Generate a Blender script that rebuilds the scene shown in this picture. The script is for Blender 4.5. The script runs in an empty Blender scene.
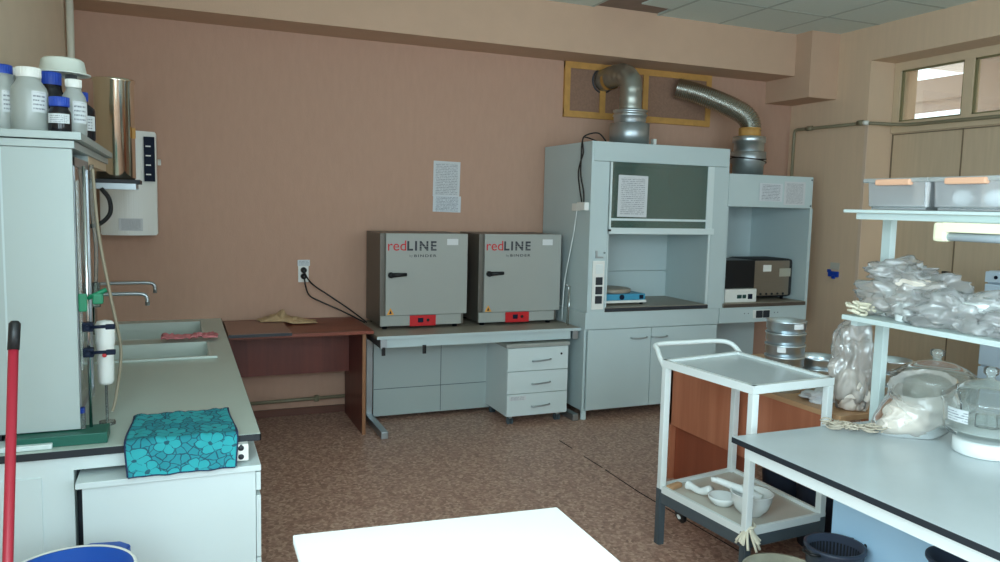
import bpy, bmesh, math, random
from mathutils import Vector, Matrix, noise
R = math.radians
PI = math.pi
sc = bpy.context.scene
col = sc.collection

# ------------------------------------------------------------------ camera
YAW, PITCH, ROLL, FPX = 0.39440867, 0.09816614, -0.02299667, 771.44
cd = bpy.data.cameras.new('camera')
cam = bpy.data.objects.new('camera', cd)
col.objects.link(cam)
fwd = Vector((math.sin(YAW)*math.cos(PITCH), math.cos(YAW)*math.cos(PITCH), -math.sin(PITCH)))
rgt = Vector((math.cos(YAW), -math.sin(YAW), 0))
dwn = fwd.cross(rgt)
c_, s_ = math.cos(ROLL), math.sin(ROLL)
r2 = c_*rgt + s_*dwn
d2 = -s_*rgt + c_*dwn
M = Matrix((r2, -d2, -fwd)).transposed().to_4x4()
M.translation = Vector((0, 0, 1.6))
cam.matrix_world = M
cd.sensor_width = 36.0
cd.lens = FPX*36.0/1000.0
cd.clip_start = 0.02
sc.camera = cam

# ------------------------------------------------------------------ world, daylight, exposure
w = bpy.data.worlds.new('sky'); sc.world = w; w.use_nodes = True
bg = w.node_tree.nodes['Background']
bg.inputs[0].default_value = (0.80, 0.90, 1.0, 1); bg.inputs[1].default_value = 3.0
sc.view_settings.view_transform = 'Standard'
sc.view_settings.look = 'None'
sc.view_settings.gamma = 1
sc.view_settings.use_curve_mapping = False
sc.view_settings.exposure = 0.08

def area(name, loc, target, sx, sy, power, colour):
    l = bpy.data.lights.new(name, 'AREA'); l.shape = 'RECTANGLE'
    l.size = sx; l.size_y = sy; l.energy = power; l.color = colour
    o = bpy.data.objects.new(name, l); col.objects.link(o)
    o.location = loc
    o.rotation_euler = (Vector(target)-Vector(loc)).to_track_quat('-Z', 'Y').to_euler()
    return o
# daylight entering through the two windows of the wall behind the viewer
area('window_daylight', (0.75, -0.88, 1.95), (0.75, 3.0, 1.95), 1.9, 1.7, 42, (0.66, 0.91, 1.0))
area('window_daylight', (3.45, -0.88, 1.95), (3.45, 3.0, 1.95), 1.9, 1.7, 28, (0.66, 0.91, 1.0))
# and through the window of the left wall beside the viewer
area('window_daylight', (-0.57, 0.35, 1.70), (3.0, 0.9, 1.35), 1.6, 1.5, 86, (0.66, 0.91, 1.0))
# daylight of the gallery behind the high window on the right
area('gallery_daylight', (8.0, 4.2, 3.6), (5.6, 3.6, 2.4), 2.5, 1.5, 60, (1.0, 0.97, 0.9))

# ------------------------------------------------------------------ materials
def lin(c):
    return tuple(((v/255)/12.92 if v/255 <= 0.04045 else ((v/255+0.055)/1.055)**2.4) for v in c)+(1,)
def mat(name, c, rough=0.5, metal=0.0, var=0.0, scale=8.0, bump=0.0, bscale=60.0, trans=0.0, ior=1.45, stretch=None, spec=None):
    m = bpy.data.materials.new(name); m.use_nodes = True
    nt = m.node_tree; b = nt.nodes['Principled BSDF']
    b.inputs['Base Color'].default_value = lin(c)
    b.inputs['Roughness'].default_value = rough
    b.inputs['Metallic'].default_value = metal
    b.inputs['IOR'].default_value = ior
    if spec is not None: b.inputs['Specular IOR Level'].default_value = spec
    if trans: b.inputs['Transmission Weight'].default_value = trans
    tc = nt.nodes.new('ShaderNodeTexCoord'); mp = nt.nodes.new('ShaderNodeMapping')
    nt.links.new(tc.outputs['Object'], mp.inputs[0])
    if stretch: mp.inputs['Scale'].default_value = stretch
    if var:
        n = nt.nodes.new('ShaderNodeTexNoise'); n.inputs['Scale'].default_value = scale; n.inputs['Detail'].default_value = 5
        nt.links.new(mp.outputs[0], n.inputs[0])
        mx = nt.nodes.new('ShaderNodeMix'); mx.data_type = 'RGBA'
        a = [min(255, v*(1+var)) for v in c]; d = [v*(1-var) for v in c]
        mx.inputs[6].default_value = lin(d); mx.inputs[7].default_value = lin(a)
        nt.links.new(n.outputs[0], mx.inputs[0]); nt.links.new(mx.outputs[2], b.inputs['Base Color'])
    if bump:
        n2 = nt.nodes.new('ShaderNodeTexNoise'); n2.inputs['Scale'].default_value = bscale; n2.inputs['Detail'].default_value = 4
        nt.links.new(mp.outputs[0], n2.inputs[0])
        bp = nt.nodes.new('ShaderNodeBump'); bp.inputs['Strength'].default_value = bump; bp.inputs['Distance'].default_value = 0.01
        nt.links.new(n2.outputs[0], bp.inputs['Height']); nt.links.new(bp.outputs[0], b.inputs['Normal'])
    return m
def wood(name, c1, c2, scale=3.0, axis=(1, 1, 12), rough=0.42):
    m = bpy.data.materials.new(name); m.use_nodes = True
    nt = m.node_tree; b = nt.nodes['Principled BSDF']; b.inputs['Roughness'].default_value = rough
    tc = nt.nodes.new('ShaderNodeTexCoord'); mp = nt.nodes.new('ShaderNodeMapping'); mp.inputs['Scale'].default_value = axis
    n = nt.nodes.new('ShaderNodeTexNoise'); n.inputs['Scale'].default_value = scale; n.inputs['Detail'].default_value = 6; n.inputs['Distortion'].default_value = 0.6
    r = nt.nodes.new('ShaderNodeValToRGB'); r.color_ramp.elements[0].position = 0.3; r.color_ramp.elements[1].position = 0.7
    r.color_ramp.elements[0].color = lin(c1); r.color_ramp.elements[1].color = lin(c2)
    nt.links.new(tc.outputs['Object'], mp.inputs[0]); nt.links.new(mp.outputs[0], n.inputs[0]); nt.links.new(n.outputs[0], r.inputs[0]); nt.links.new(r.outputs[0], b.inputs['Base Color'])
    return m
def glass(name, tint, gloss=0.12, rough=0.02, body=None, bodyf=0.0):
    """thin sheet: tinted see-through mixed with a mirror coat, optional milky body"""
    m = bpy.data.materials.new(name); m.use_nodes = True
    nt = m.node_tree; nt.nodes.clear()
    out = nt.nodes.new('ShaderNodeOutputMaterial'); t = nt.nodes.new('ShaderNodeBsdfTransparent'); t.inputs[0].default_value = lin(tint)
    g = nt.nodes.new('ShaderNodeBsdfGlossy'); g.inputs['Roughness'].default_value = rough; g.inputs[0].default_value = (1, 1, 1, 1)
    last = t.outputs[0]
    if body:
        d = nt.nodes.new('ShaderNodeBsdfDiffuse'); d.inputs[0].default_value = lin(body)
        tl = nt.nodes.new('ShaderNodeBsdfTranslucent'); tl.inputs[0].default_value = lin(body)
        dm = nt.nodes.new('ShaderNodeMixShader'); dm.inputs[0].default_value = 0.5
        nt.links.new(d.outputs[0], dm.inputs[1]); nt.links.new(tl.outputs[0], dm.inputs[2])
        mb = nt.nodes.new('ShaderNodeMixShader'); mb.inputs[0].default_value = bodyf
        nt.links.new(last, mb.inputs[1]); nt.links.new(dm.outputs[0], mb.inputs[2]); last = mb.outputs[0]
    f = nt.nodes.new('ShaderNodeFresnel'); f.inputs[0].default_value = 1.45
    ad = nt.nodes.new('ShaderNodeMath'); ad.operation = 'ADD'; ad.inputs[1].default_value = gloss; ad.use_clamp = True
    nt.links.new(f.outputs[0], ad.inputs[0])
    mx = nt.nodes.new('ShaderNodeMixShader'); nt.links.new(ad.outputs[0], mx.inputs[0]); nt.links.new(last, mx.inputs[1]); nt.links.new(g.outputs[0], mx.inputs[2])
    nt.links.new(mx.outputs[0], out.inputs[0])
    return m

M_wall = mat('wallpaper_peach', (188, 151, 131), 0.85, var=0.03, scale=30, bump=0.15, bscale=180, stretch=(1, 1, 0.25), spec=0.2)
M_beam = mat('plaster_peach', (200, 168, 144), 0.85, var=0.03, scale=6, bump=0.1, bscale=120, spec=0.2)
M_wallR = mat('wallpaper_beige', (216, 188, 160), 0.8, var=0.03, scale=5, bump=0.1, bscale=90, stretch=(1, 6, 0.5), spec=0.25)
M_wallL = mat('tiles_pale', (222, 202, 178), 0.6, var=0.03, scale=5)
M_panel = mat('panel_beige', (206, 184, 156), 0.55, var=0.05, scale=4, stretch=(1, 8, 0.6))
M_frame = mat('frame_beige', (212, 190, 160), 0.5, var=0.03)
M_grey = mat('laminate_grey', (190, 205, 206), 0.42, var=0.02, scale=3)
M_rack = mat('rack_paint', (196, 210, 208), 0.4)
M_greyw = mat('laminate_pale', (212, 224, 224), 0.38, var=0.015, scale=3)
M_cab = mat('cabinet_offwhite', (170, 182, 180), 0.4, var=0.015, scale=3)
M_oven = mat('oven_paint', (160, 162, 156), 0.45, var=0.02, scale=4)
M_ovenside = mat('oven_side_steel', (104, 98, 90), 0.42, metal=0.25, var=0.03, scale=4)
M_white = mat('white_paint', (226, 232, 230), 0.4, var=0.015, scale=6)
M_whitep = mat('white_plastic', (232, 232, 226), 0.35)
M_paper = mat('paper', (214, 214, 214), 0.8)
M_black = mat('black_plastic', (22, 23, 26), 0.4)
M_dark = mat('dark_edge', (44, 48, 54), 0.5)
M_rubber = mat('dark_rubber', (40, 40, 42), 0.7)
M_slate = mat('slate_steel', (84, 94, 100), 0.5, metal=0.2)
M_counter = mat('counter_brown', (152, 142, 128), 0.45, var=0.05, scale=12)
M_bench = mat('bench_laminate', (186, 200, 190), 0.3, var=0.02, scale=4)
M_tabler = mat('table_grey_laminate', (190, 198, 200), 0.24, var=0.03, scale=5)
M_edge = mat('edge_black', (36, 42, 48), 0.45)
M_steel = mat('steel', (206, 216, 222), 0.32, metal=1.0, var=0.04, scale=5)
M_steelb = mat('galvanised', (176, 184, 188), 0.38, metal=0.9, var=0.08, scale=8)
M_foil = mat('foil_duct', (178, 180, 172), 0.24, metal=1.0)
M_duct = mat('duct_sleeve', (170, 172, 164), 0.4, metal=0.9, var=0.05)
M_chrome = mat('chrome', (200, 205, 205), 0.12, metal=1.0)
M_tape = mat('yellow_tape', (190, 142, 76), 0.6, var=0.1, scale=20)
M_mesh = mat('brown_filter_cloth', (142, 110, 92), 0.9, var=0.12, scale=60, bump=0.3, bscale=200)
M_ceram = mat('stoneware', (196, 206, 198), 0.3)
M_porc = mat('porcelain', (236, 240, 238), 0.22)
M_blue = mat('cap_blue', (24, 66, 168), 0.4)
M_blueb = mat('bin_blue', (22, 78, 168), 0.4)
M_amber = mat('dark_glass', (26, 24, 30), 0.12)
M_hdpe = glass('milky_plastic', (238, 242, 240), 0.01, 0.3, (236, 242, 238), 0.72)
M_red = mat('mop_red', (156, 36, 52), 0.4)
M_redp = mat('panel_red', (196, 30, 36), 0.4)
M_green = mat('stand_green', (24, 92, 78), 0.45, var=0.05)
M_tube = mat('rubber_tube', (160, 148, 126), 0.5)
M_pink = mat('pink_cloth', (216, 132, 136), 0.9, bump=0.4, bscale=50)
M_tan = mat('tan_rag', (178, 148, 112), 0.95, var=0.15, scale=25, bump=0.4, bscale=60)
M_rope = mat('cotton_cord', (222, 214, 192), 0.9)
M_desk = wood('desk_redwood', (110, 50, 36), (138, 68, 46), 2.2, (1, 9, 9))
M_deskv = wood('desk_dark_wood', (96, 44, 36), (116, 56, 44), 2.2, (8, 8, 0.7))
M_board = mat('board_brown', (146, 106, 92), 0.4, var=0.04)
M_wood = wood('veneer_orange', (176, 104, 74), (198, 126, 94), 2.0, (7, 7, 0.5))
M_woodh = wood('veneer_top', (184, 140, 102), (202, 160, 120), 2.0, (7, 1, 7))
M_grille = mat('basin_dark', (56, 64, 80), 0.45)
M_bagp = glass('polythene', (254, 254, 254), 0.03, 0.17, (255, 255, 255), 0.30)
M_bagt = glass('polythene_cloudy', (252, 252, 250), 0.02, 0.22, (252, 248, 242), 0.48)
M_glassc = glass('clear_glass', (246, 250, 248), 0.02, 0.03, (232, 238, 236), 0.2)
M_sash = glass('sash_glass', (170, 196, 186), 0.05, 0.05, (126, 158, 154), 0.42)  # milky teal body paints in the greenish light reflected by the sash
M_pane = glass('window_pane', (236, 240, 236), 0.03, 0.02)
M_box = glass('clear_box_plastic', (252, 253, 255), 0.0, 0.15, (255, 255, 255), 0.26)
M_orange = mat('clip_orange', (222, 172, 142), 0.4)
M_cream = mat('cream_plastic', (240, 236, 204), 0.4)
M_tubeg = mat('lamp_tube', (200, 214, 224), 0.25)
M_navy = mat('display_navy', (18, 28, 48), 0.6, spec=0.2)
M_cyan = mat('scale_blue', (66, 150, 184), 0.4)
M_yellow = mat('sticker_yellow', (226, 158, 60), 0.5)
M_bluep = mat('panel_pale_blue', (184, 222, 248), 0.4)
M_fridge = mat('fridge_pale', (206, 226, 242), 0.35)
M_cord = mat('black_cord', (28, 24, 24), 0.5)
M_pipe = mat('pipe_paint', (132, 124, 100), 0.5)
M_pipeL = mat('pipe_pale', (214, 210, 194), 0.5)
M_tile = mat('ceiling_tile', (214, 224, 216), 0.9, var=0.03, scale=60, bump=0.3, bscale=120, spec=0.2)
M_tbar = mat('ceiling_grid', (176, 186, 178), 0.6)
M_void = mat('void_board', (142, 122, 110), 0.9, var=0.1, scale=8)
M_flour = mat('flour_clay', (224, 212, 200), 0.95, bump=0.3, bscale=50)
M_brass = mat('old_enamel', (190, 186, 166), 0.35, metal=0.5, var=0.2, scale=14)
M_baseb = mat('skirting', (104, 66, 54), 0.5)

def floor_mat():
    m = bpy.data.materials.new('linoleum'); m.use_nodes = True
    nt = m.node_tree; b = nt.nodes['Principled BSDF']; b.inputs['Roughness'].default_value = 0.45; b.inputs['Specular IOR Level'].default_value = 0.5
    tc = nt.nodes.new('ShaderNodeTexCoord')
    v = nt.nodes.new('ShaderNodeTexVoronoi'); v.inputs['Scale'].default_value = 62; nt.links.new(tc.outputs['Object'], v.inputs[0])
    bw = nt.nodes.new('ShaderNodeRGBToBW'); nt.links.new(v.outputs['Color'], bw.inputs[0])
    r = nt.nodes.new('ShaderNodeValToRGB'); e = r.color_ramp.elements
    e[0].position = 0.15; e[0].color = lin((124, 88, 76)); e[1].position = 0.85; e[1].color = lin((224, 192, 170))
    x = r.color_ramp.elements.new(0.5); x.color = lin((178, 138, 120))
    n = nt.nodes.new('ShaderNodeTexNoise'); n.inputs['Scale'].default_value = 60; n.inputs['Detail'].default_value = 4; nt.links.new(tc.outputs['Object'], n.inputs[0])
    mm = nt.nodes.new('ShaderNodeMix'); mm.inputs[0].default_value = 0.5
    nt.links.new(bw.outputs[0], mm.inputs[2]); nt.links.new(n.outputs[0], mm.inputs[3])
    nt.links.new(mm.outputs[0], r.inputs[0]); nt.links.new(r.outputs[0], b.inputs['Base Color'])
    return m
M_floor = floor_mat()

def cloth_mat():
    m = bpy.data.materials.new('turquoise_flowers'); m.use_nodes = True
    nt = m.node_tree; b = nt.nodes['Principled BSDF']; b.inputs['Roughness'].default_value = 0.8
    N = nt.nodes.new; L = nt.links.new
    def mth(op, a, c=None, d=None):
        n = N('ShaderNodeMath'); n.operation = op
        for k, v in enumerate((a, c, d)):
            if v is None: continue
            if isinstance(v, (int, float)): n.inputs[k].default_value = v
            else: L(v, n.inputs[k])
        return n.outputs[0]
    tc = N('ShaderNodeTexCoord'); mp = N('ShaderNodeMapping'); mp.inputs['Scale'].default_value = (3.3, 4.2, 0)
    L(tc.outputs['UV'], mp.inputs[0])
    nz = N('ShaderNodeTexNoise'); nz.inputs['Scale'].default_value = 2.5; L(mp.outputs[0], nz.inputs[0])
    wv = N('ShaderNodeVectorMath'); wv.operation = 'MULTIPLY_ADD'; wv.inputs[1].default_value = (0.22, 0.22, 0); L(nz.outputs['Color'], wv.inputs[0]); L(mp.outputs[0], wv.inputs[2])
    vo = N('ShaderNodeTexVoronoi'); vo.voronoi_dimensions = '2D'; vo.inputs['Scale'].default_value = 1.0; vo.inputs['Randomness'].default_value = 0.75; L(wv.outputs[0], vo.inputs[0])
    df = N('ShaderNodeVectorMath'); df.operation = 'SUBTRACT'; L(wv.outputs[0], df.inputs[0]); L(vo.outputs['Position'], df.inputs[1])
    sp = N('ShaderNodeSeparateXYZ'); L(df.outputs[0], sp.inputs[0])
    ang = mth('ARCTAN2', sp.outputs[1], sp.outputs[0]); rad = vo.outputs['Distance']
    sc2 = N('ShaderNodeSeparateXYZ'); L(vo.outputs['Color'], sc2.inputs[0])
    ph = mth('MULTIPLY', sc2.outputs[0], 6.28)
    pet = mth('ABSOLUTE', mth('COSINE', mth('ADD', mth('MULTIPLY', ang, 2.5), ph)))
    Rr = mth('ADD', mth('MULTIPLY', mth('POWER', pet, 0.5), 0.24), mth('ADD', mth('MULTIPLY', sc2.outputs[1], 0.12), 0.20))
    edge = mth('LESS_THAN', mth('ABSOLUTE', mth('SUBTRACT', rad, Rr)), 0.022)
    core = mth('LESS_THAN', rad, 0.075)
    vein = mth('MULTIPLY', mth('LESS_THAN', pet, 0.10), mth('LESS_THAN', rad, Rr))
    inside = mth('LESS_THAN', rad, Rr)
    v2 = N('ShaderNodeTexVoronoi'); v2.voronoi_dimensions = '2D'; v2.feature = 'DISTANCE_TO_EDGE'; v2.inputs['Scale'].default_value = 3.6; L(wv.outputs[0], v2.inputs[0])
    leaf = mth('MULTIPLY', mth('LESS_THAN', v2.outputs['Distance'], 0.06), mth('SUBTRACT', 1.0, inside))
    dark = mth('MINIMUM', mth('ADD', mth('ADD', edge, core), mth('ADD', vein, leaf)), 1.0)
    c1 = N('ShaderNodeMix'); c1.data_type = 'RGBA'; c1.inputs[6].default_value = lin((30, 136, 148)); c1.inputs[7].default_value = lin((40, 160, 168)); L(inside, c1.inputs[0])
    c2 = N('ShaderNodeMix'); c2.data_type = 'RGBA'; c2.inputs[7].default_value = lin((24, 62, 84)); L(c1.outputs[2], c2.inputs[6]); L(mth('MULTIPLY', dark, 0.85), c2.inputs[0])
    L(c2.outputs[2], b.inputs['Base Color'])
    return m
M_cloth = cloth_mat()

def print_mat(name, paper, ink, lines, vertical_gap=0.55):
    """sheet covered with rows of small unreadable print"""
    m = bpy.data.materials.new(name); m.use_nodes = True
    nt = m.node_tree; b = nt.nodes['Principled BSDF']; b.inputs['Roughness'].default_value = 0.8
    tc = nt.nodes.new('ShaderNodeTexCoord'); sep = nt.nodes.new('ShaderNodeSeparateXYZ'); nt.links.new(tc.outputs['Generated'], sep.inputs[0])
    mu = nt.nodes.new('ShaderNodeMath'); mu.operation = 'MULTIPLY'; mu.inputs[1].default_value = lines; nt.links.new(sep.outputs[2], mu.inputs[0])
    fr = nt.nodes.new('ShaderNodeMath'); fr.operation = 'FRACT'; nt.links.new(mu.outputs[0], fr.inputs[0])
    gt = nt.nodes.new('ShaderNodeMath'); gt.operation = 'GREATER_THAN'; gt.inputs[1].default_value = vertical_gap; nt.links.new(fr.outputs[0], gt.inputs[0])
    mp = nt.nodes.new('ShaderNodeMapping'); mp.inputs['Scale'].default_value = (30, 1, lines); nt.links.new(tc.outputs['Generated'], mp.inputs[0])
    n = nt.nodes.new('ShaderNodeTexNoise'); n.inputs['Scale'].default_value = 1.0; nt.links.new(mp.outputs[0], n.inputs[0])
    g2 = nt.nodes.new('ShaderNodeMath'); g2.operation = 'GREATER_THAN'; g2.inputs[1].default_value = 0.46; nt.links.new(n.outputs[0], g2.inputs[0])
    a = nt.nodes.new('ShaderNodeMath'); a.operation = 'MULTIPLY'; nt.links.new(gt.outputs[0], a.inputs[0]); nt.links.new(g2.outputs[0], a.inputs[1])
    # margins
    cur = a.outputs[0]
    for sock, lo, hi in ((0, 0.1, 0.9), (2, 0.06, 0.94)):
        for op, val in (('GREATER_THAN', lo), ('LESS_THAN', hi)):
            q = nt.nodes.new('ShaderNodeMath'); q.operation = op; q.inputs[1].default_value = val; nt.links.new(sep.outputs[sock], q.inputs[0])
            k = nt.nodes.new('ShaderNodeMath'); k.operation = 'MULTIPLY'; nt.links.new(cur, k.inputs[0]); nt.links.new(q.outputs[0], k.inputs[1]); cur = k.outputs[0]
    mx = nt.nodes.new('ShaderNodeMix'); mx.data_type = 'RGBA'; mx.inputs[6].default_value = lin(paper); mx.inputs[7].default_value = lin(ink)
    nt.links.new(cur, mx.inputs[0]); nt.links.new(mx.outputs[2], b.inputs['Base Color'])
    return m
M_print = print_mat('printed_sheet', (206, 208, 210), (150, 152, 158), 22)
M_print2 = print_mat('printed_sheet_bold', (208, 212, 216), (140, 146, 156), 12)
M_label = print_mat('printed_label', (214, 218, 220), (130, 134, 142), 5, 0.62)

# ------------------------------------------------------------------ mesh helpers
ORG = {}
def E(name, label, cat, loc, group=None, rz=0):
    o = bpy.data.objects.new(name, None); col.objects.link(o)
    o.empty_display_size = 0.05
    o.location = loc; o.rotation_euler = (0, 0, rz)
    o['label'] = label; o['category'] = cat
    if group: o['group'] = group
    ORG[o] = Vector(loc)
    return o
class MB:
    def __init__(s): s.b = bmesh.new()
    def _add(s, t):
        me = bpy.data.meshes.new('t'); t.to_mesh(me); t.free(); s.b.from_mesh(me); bpy.data.meshes.remove(me); return s
    def box(s, x0, x1, y0, y1, z0, z1, b=0.0, rot=None):
        t = bmesh.new(); bmesh.ops.create_cube(t, size=1)
        for v in t.verts:
            v.co = Vector(((x0+x1)/2+v.co.x*(x1-x0), (y0+y1)/2+v.co.y*(y1-y0), (z0+z1)/2+v.co.z*(z1-z0)))
        if b: bmesh.ops.bevel(t, geom=t.edges[:], offset=b, segments=2, affect='EDGES', profile=0.6)
        if rot:
            c = Vector(((x0+x1)/2, (y0+y1)/2, (z0+z1)/2))
            bmesh.ops.rotate(t, verts=t.verts[:], cent=c, matrix=rot)
        return s._add(t)
    def lathe(s, prof, c=(0, 0, 0), seg=36, rot=None):
        t = bmesh.new(); rings = []
        for r, z in prof:
            if r < 1e-5: rings.append([t.verts.new((0, 0, z))])
            else: rings.append([t.verts.new((r*math.cos(2*PI*i/seg), r*math.sin(2*PI*i/seg), z)) for i in range(seg)])
        for a, b_ in zip(rings, rings[1:]):
            for i in range(seg):
                j = (i+1) % seg
                if len(a) == 1 and len(b_) == 1: continue
                if len(a) == 1: t.faces.new((a[0], b_[j], b_[i]))
                elif len(b_) == 1: t.faces.new((a[i], a[j], b_[0]))
                else: t.faces.new((a[i], a[j], b_[j], b_[i]))
        bmesh.ops.recalc_face_normals(t, faces=t.faces[:])
        if rot: bmesh.ops.rotate(t, verts=t.verts[:], cent=(0, 0, 0), matrix=rot)
        for v in t.verts: v.co += Vector(c)
        for f in t.faces: f.smooth = True
        return s._add(t)
    def cyl(s, c, r, h, seg=32, r2=None, rot=None, b=0.0):
        r2 = r if r2 is None else r2
        return s.lathe([(0, 0), (r-b, 0), (r, b), (r2, h-b), (r2-b, h), (0, h)] if b else [(0, 0), (r, 0), (r, 0), (r2, h), (r2, h), (0, h)], c, seg, rot)
    def tube(s, pts, r, seg=10, cap=True):
        t = bmesh.new(); pts = [Vector(p) for p in pts]; n = len(pts)
        rr = r if isinstance(r, (list, tuple)) else [r]*n
        up = None; rings = []
        for i, p in enumerate(pts):
            d = (pts[min(i+1, n-1)]-pts[max(i-1, 0)]).normalized()
            if up is None:
                up = Vector((0, 0, 1)) if abs(d.z) < 0.9 else Vector((1, 0, 0))
            a = d.cross(up).normalized(); up = a.cross(d).normalized()
            rings.append([t.verts.new(p+(a*math.cos(2*PI*k/seg)+up*math.sin(2*PI*k/seg))*rr[i]) for k in range(seg)])
        for q, w_ in zip(rings, rings[1:]):
            for k in range(seg):
                j = (k+1) % seg; t.faces.new((q[k], q[j], w_[j], w_[k]))
        if cap: t.faces.new(rings[0][::-1]); t.faces.new(rings[-1])
        bmesh.ops.recalc_face_normals(t, faces=t.faces[:])
        for f in t.faces: f.smooth = True
        return s._add(t)
    def prism(s, poly, z0, z1, b=0.0):
        t = bmesh.new(); a = [t.verts.new((x, y, z0)) for x, y in poly]; c = [t.verts.new((x, y, z1)) for x, y in poly]
        n = len(poly); t.faces.new(a[::-1]); t.faces.new(c)
        for i in range(n): t.faces.new((a[i], a[(i+1) % n], c[(i+1) % n], c[i]))
        bmesh.ops.recalc_face_normals(t, faces=t.faces[:])
        if b: bmesh.ops.bevel(t, geom=t.edges[:], offset=b, segments=2, affect='EDGES')
        return s._add(t)
    def build(s, name, m, parent=None, label=None, smooth=None, kind=None, angle=None):
        me = bpy.data.meshes.new(name)
        if parent is not None: org = ORG[parent]
        else:
            xs = [v.co for v in s.b.verts]
            org = Vector(((min(v.x for v in xs)+max(v.x for v in xs))/2, (min(v.y for v in xs)+max(v.y for v in xs))/2, min(v.z for v in xs)))
        for v in s.b.verts: v.co -= org
        s.b.to_mesh(me); s.b.free()
        if m: me.materials.append(m)
        o = bpy.data.objects.new(name, me); col.objects.link(o)
        if smooth:
            for p in me.polygons: p.use_smooth = True
        if parent is not None:
            o.parent = parent
        else: o.location = org
        ORG[o] = org
        if label: o['label'] = label
        if kind: o['kind'] = kind
        return o
def S(name, m, mb): return mb.build(name, m, None, kind='structure')
def B(*a, **k): return MB().box(*a, **k)
def tag(o, label, cat, group=None):
    o['label'] = label; o['category'] = cat
    if group: o['group'] = group
    return o
def spline(P, n=12):
    P = [Vector(p) for p in P]; out = []
    for i in range(len(P)-1):
        p0 = P[max(i-1, 0)]; p1 = P[i]; p2 = P[i+1]; p3 = P[min(i+2, len(P)-1)]
        for k in range(n):
            t = k/n
            out.append(0.5*((2*p1)+(p2-p0)*t+(2*p0-5*p1+4*p2-p3)*t*t+(3*p1-p0-3*p2+p3)*t**3))
    out.append(P[-1]); return out
def text(s, size, loc, m, name, parent, bold=0.0, xs=1.0, sp=1.0):
    c = bpy.data.curves.new('txt', 'FONT'); c.body = s; c.size = size; c.extrude = 0.0008; c.offset = bold; c.space_character = sp
    o = bpy.data.objects.new('txt', c); col.objects.link(o)
    dg = bpy.context.evaluated_depsgraph_get(); me = bpy.data.meshes.new_from_object(o.evaluated_get(dg))
    bpy.data.objects.remove(o)
    for v in me.vertices:
        x, y, z = v.co; v.co = Vector((loc[0]+x*xs, loc[1]-z, loc[2]+y))-ORG[parent]
    me.materials.clear(); me.materials.append(m)
    q = bpy.data.objects.new(name, me); col.objects.link(q); q.parent = parent; ORG[q] = ORG[parent]
    return q

M_ink = mat('print_dark', (52, 54, 62), 0.6); M_inkg = mat('print_grey', (120, 120, 122), 0.6)
def textfit(s, x0, x1, z0, z1, y, m, parent, bold, sp=1.0):
    q = text(s, 0.1, (0, y, 0), m, 'lettering', parent, bold, 1.0, sp)
    vs = q.data.vertices; o = ORG[parent]
    a = min(v.co.x for v in vs); b = max(v.co.x for v in vs); c = min(v.co.z for v in vs); d = max(v.co.z for v in vs)
    for v in vs:
        v.co.x = x0-o.x+(v.co.x-a)/(b-a)*(x1-x0); v.co.z = z0-o.z+(v.co.z-c)/(d-c)*(z1-z0)
    return q
# ================================================================== ROOM
XL, XR, YB, YN, ZC = -0.63, 5.35, 5.80, -1.0, 3.15
S('floor', M_floor, B(XL-0.2, 5.9, YN-0.2, YB+0.2, -0.1, 0))
# seam in the linoleum
sm = MB()
for a, b_ in (((2.384, 4.60), (2.386, 4.42)), ((2.384, 4.25), (2.386, 4.02)), ((2.385, 3.98), (2.377, 3.58)), ((2.377, 3.60), (2.413, 2.80)), ((2.413, 2.81), (2.42, 2.0))):
    sm.tube([(a[0], a[1], 0.0), (b_[0], b_[1], 0.0)], 0.0035, 6)
S('trim_7', mat('seam_dark', (58, 42, 36), 0.8), sm)
S('wall_back', M_wall, B(XL-0.2, XR+0.4, YB, YB+0.2, 0, 3.4))
S('wall_left', M_wallL, MB().box(XL-0.2, XL, 1.25, YB, 0, 3.4).box(XL-0.2, XL, YN, -0.55, 0, 3.4).box(XL-0.2, XL, -0.55, 1.25, 0, 0.95).box(XL-0.2, XL, -0.55, 1.25, 2.6, 3.4))
S('window_4', M_white, MB().box(XL-0.12, XL-0.05, -0.55, 1.25, 0.95, 1.02).box(XL-0.12, XL-0.05, -0.55, 1.25, 2.53, 2.60).box(XL-0.119, XL-0.051, -0.55, -0.48, 1.02, 2.53).box(XL-0.119, XL-0.051, 1.18, 1.25, 1.02, 2.53).box(XL-0.119, XL-0.051, 0.32, 0.38, 1.02, 2.53))
S('trim_1', M_beam, B(XL, 5.034, 5.44, YB, 2.79, ZC+0.12))           # ceiling beam along the back wall
S('trim_2', M_beam, B(5.035, XR, 5.26, YB, 2.59, ZC+0.1))   # stub beam in the corner
# right wall with the big recess
S('wall_right', M_wallR, B(XR, 5.9, 4.91, YB, 0, 3.4).box(XR, 5.9, YN, 4.91, 2.87, 3.4).box(XR, 5.9, YN, 1.0, 0, 2.87))
S('wall_right', M_panel, B(5.65, 5.69, 1.0, 4.909, 0, 2.30))
wf = MB()
wf.box(5.62, 5.70, 1.0, 4.905, 2.80, 2.868).box(5.62, 5.70, 1.0, 4.905, 2.285, 2.375)
wf.box(5.622, 5.698, 4.84, 4.905, 2.375, 2.80).box(5.622, 5.698, 4.19, 4.27, 2.375, 2.80)
for y in (3.47, 2.75, 2.03, 1.01): wf.box(5.622, 5.698, y, y+0.08, 2.375, 2.80)
WF = S('window_1', M_frame, wf)
sb = MB()
for y0, y1 in ((4.27, 4.84), (3.55, 4.19), (2.83, 3.47), (2.11, 2.75), (1.09, 2.03)):
    sb.box(5.635, 5.655, y0, y0+0.016, 2.375, 2.80).box(5.635, 5.655, y1-0.016, y1, 2.375, 2.80).box(5.635, 5.655, y0, y1, 2.375, 2.388).box(5.635, 5.655, y0, y1, 2.787, 2.80)
sb.build('glazing_bead', mat('bead_olive', (128, 120, 86), 0.5), WF)
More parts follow.
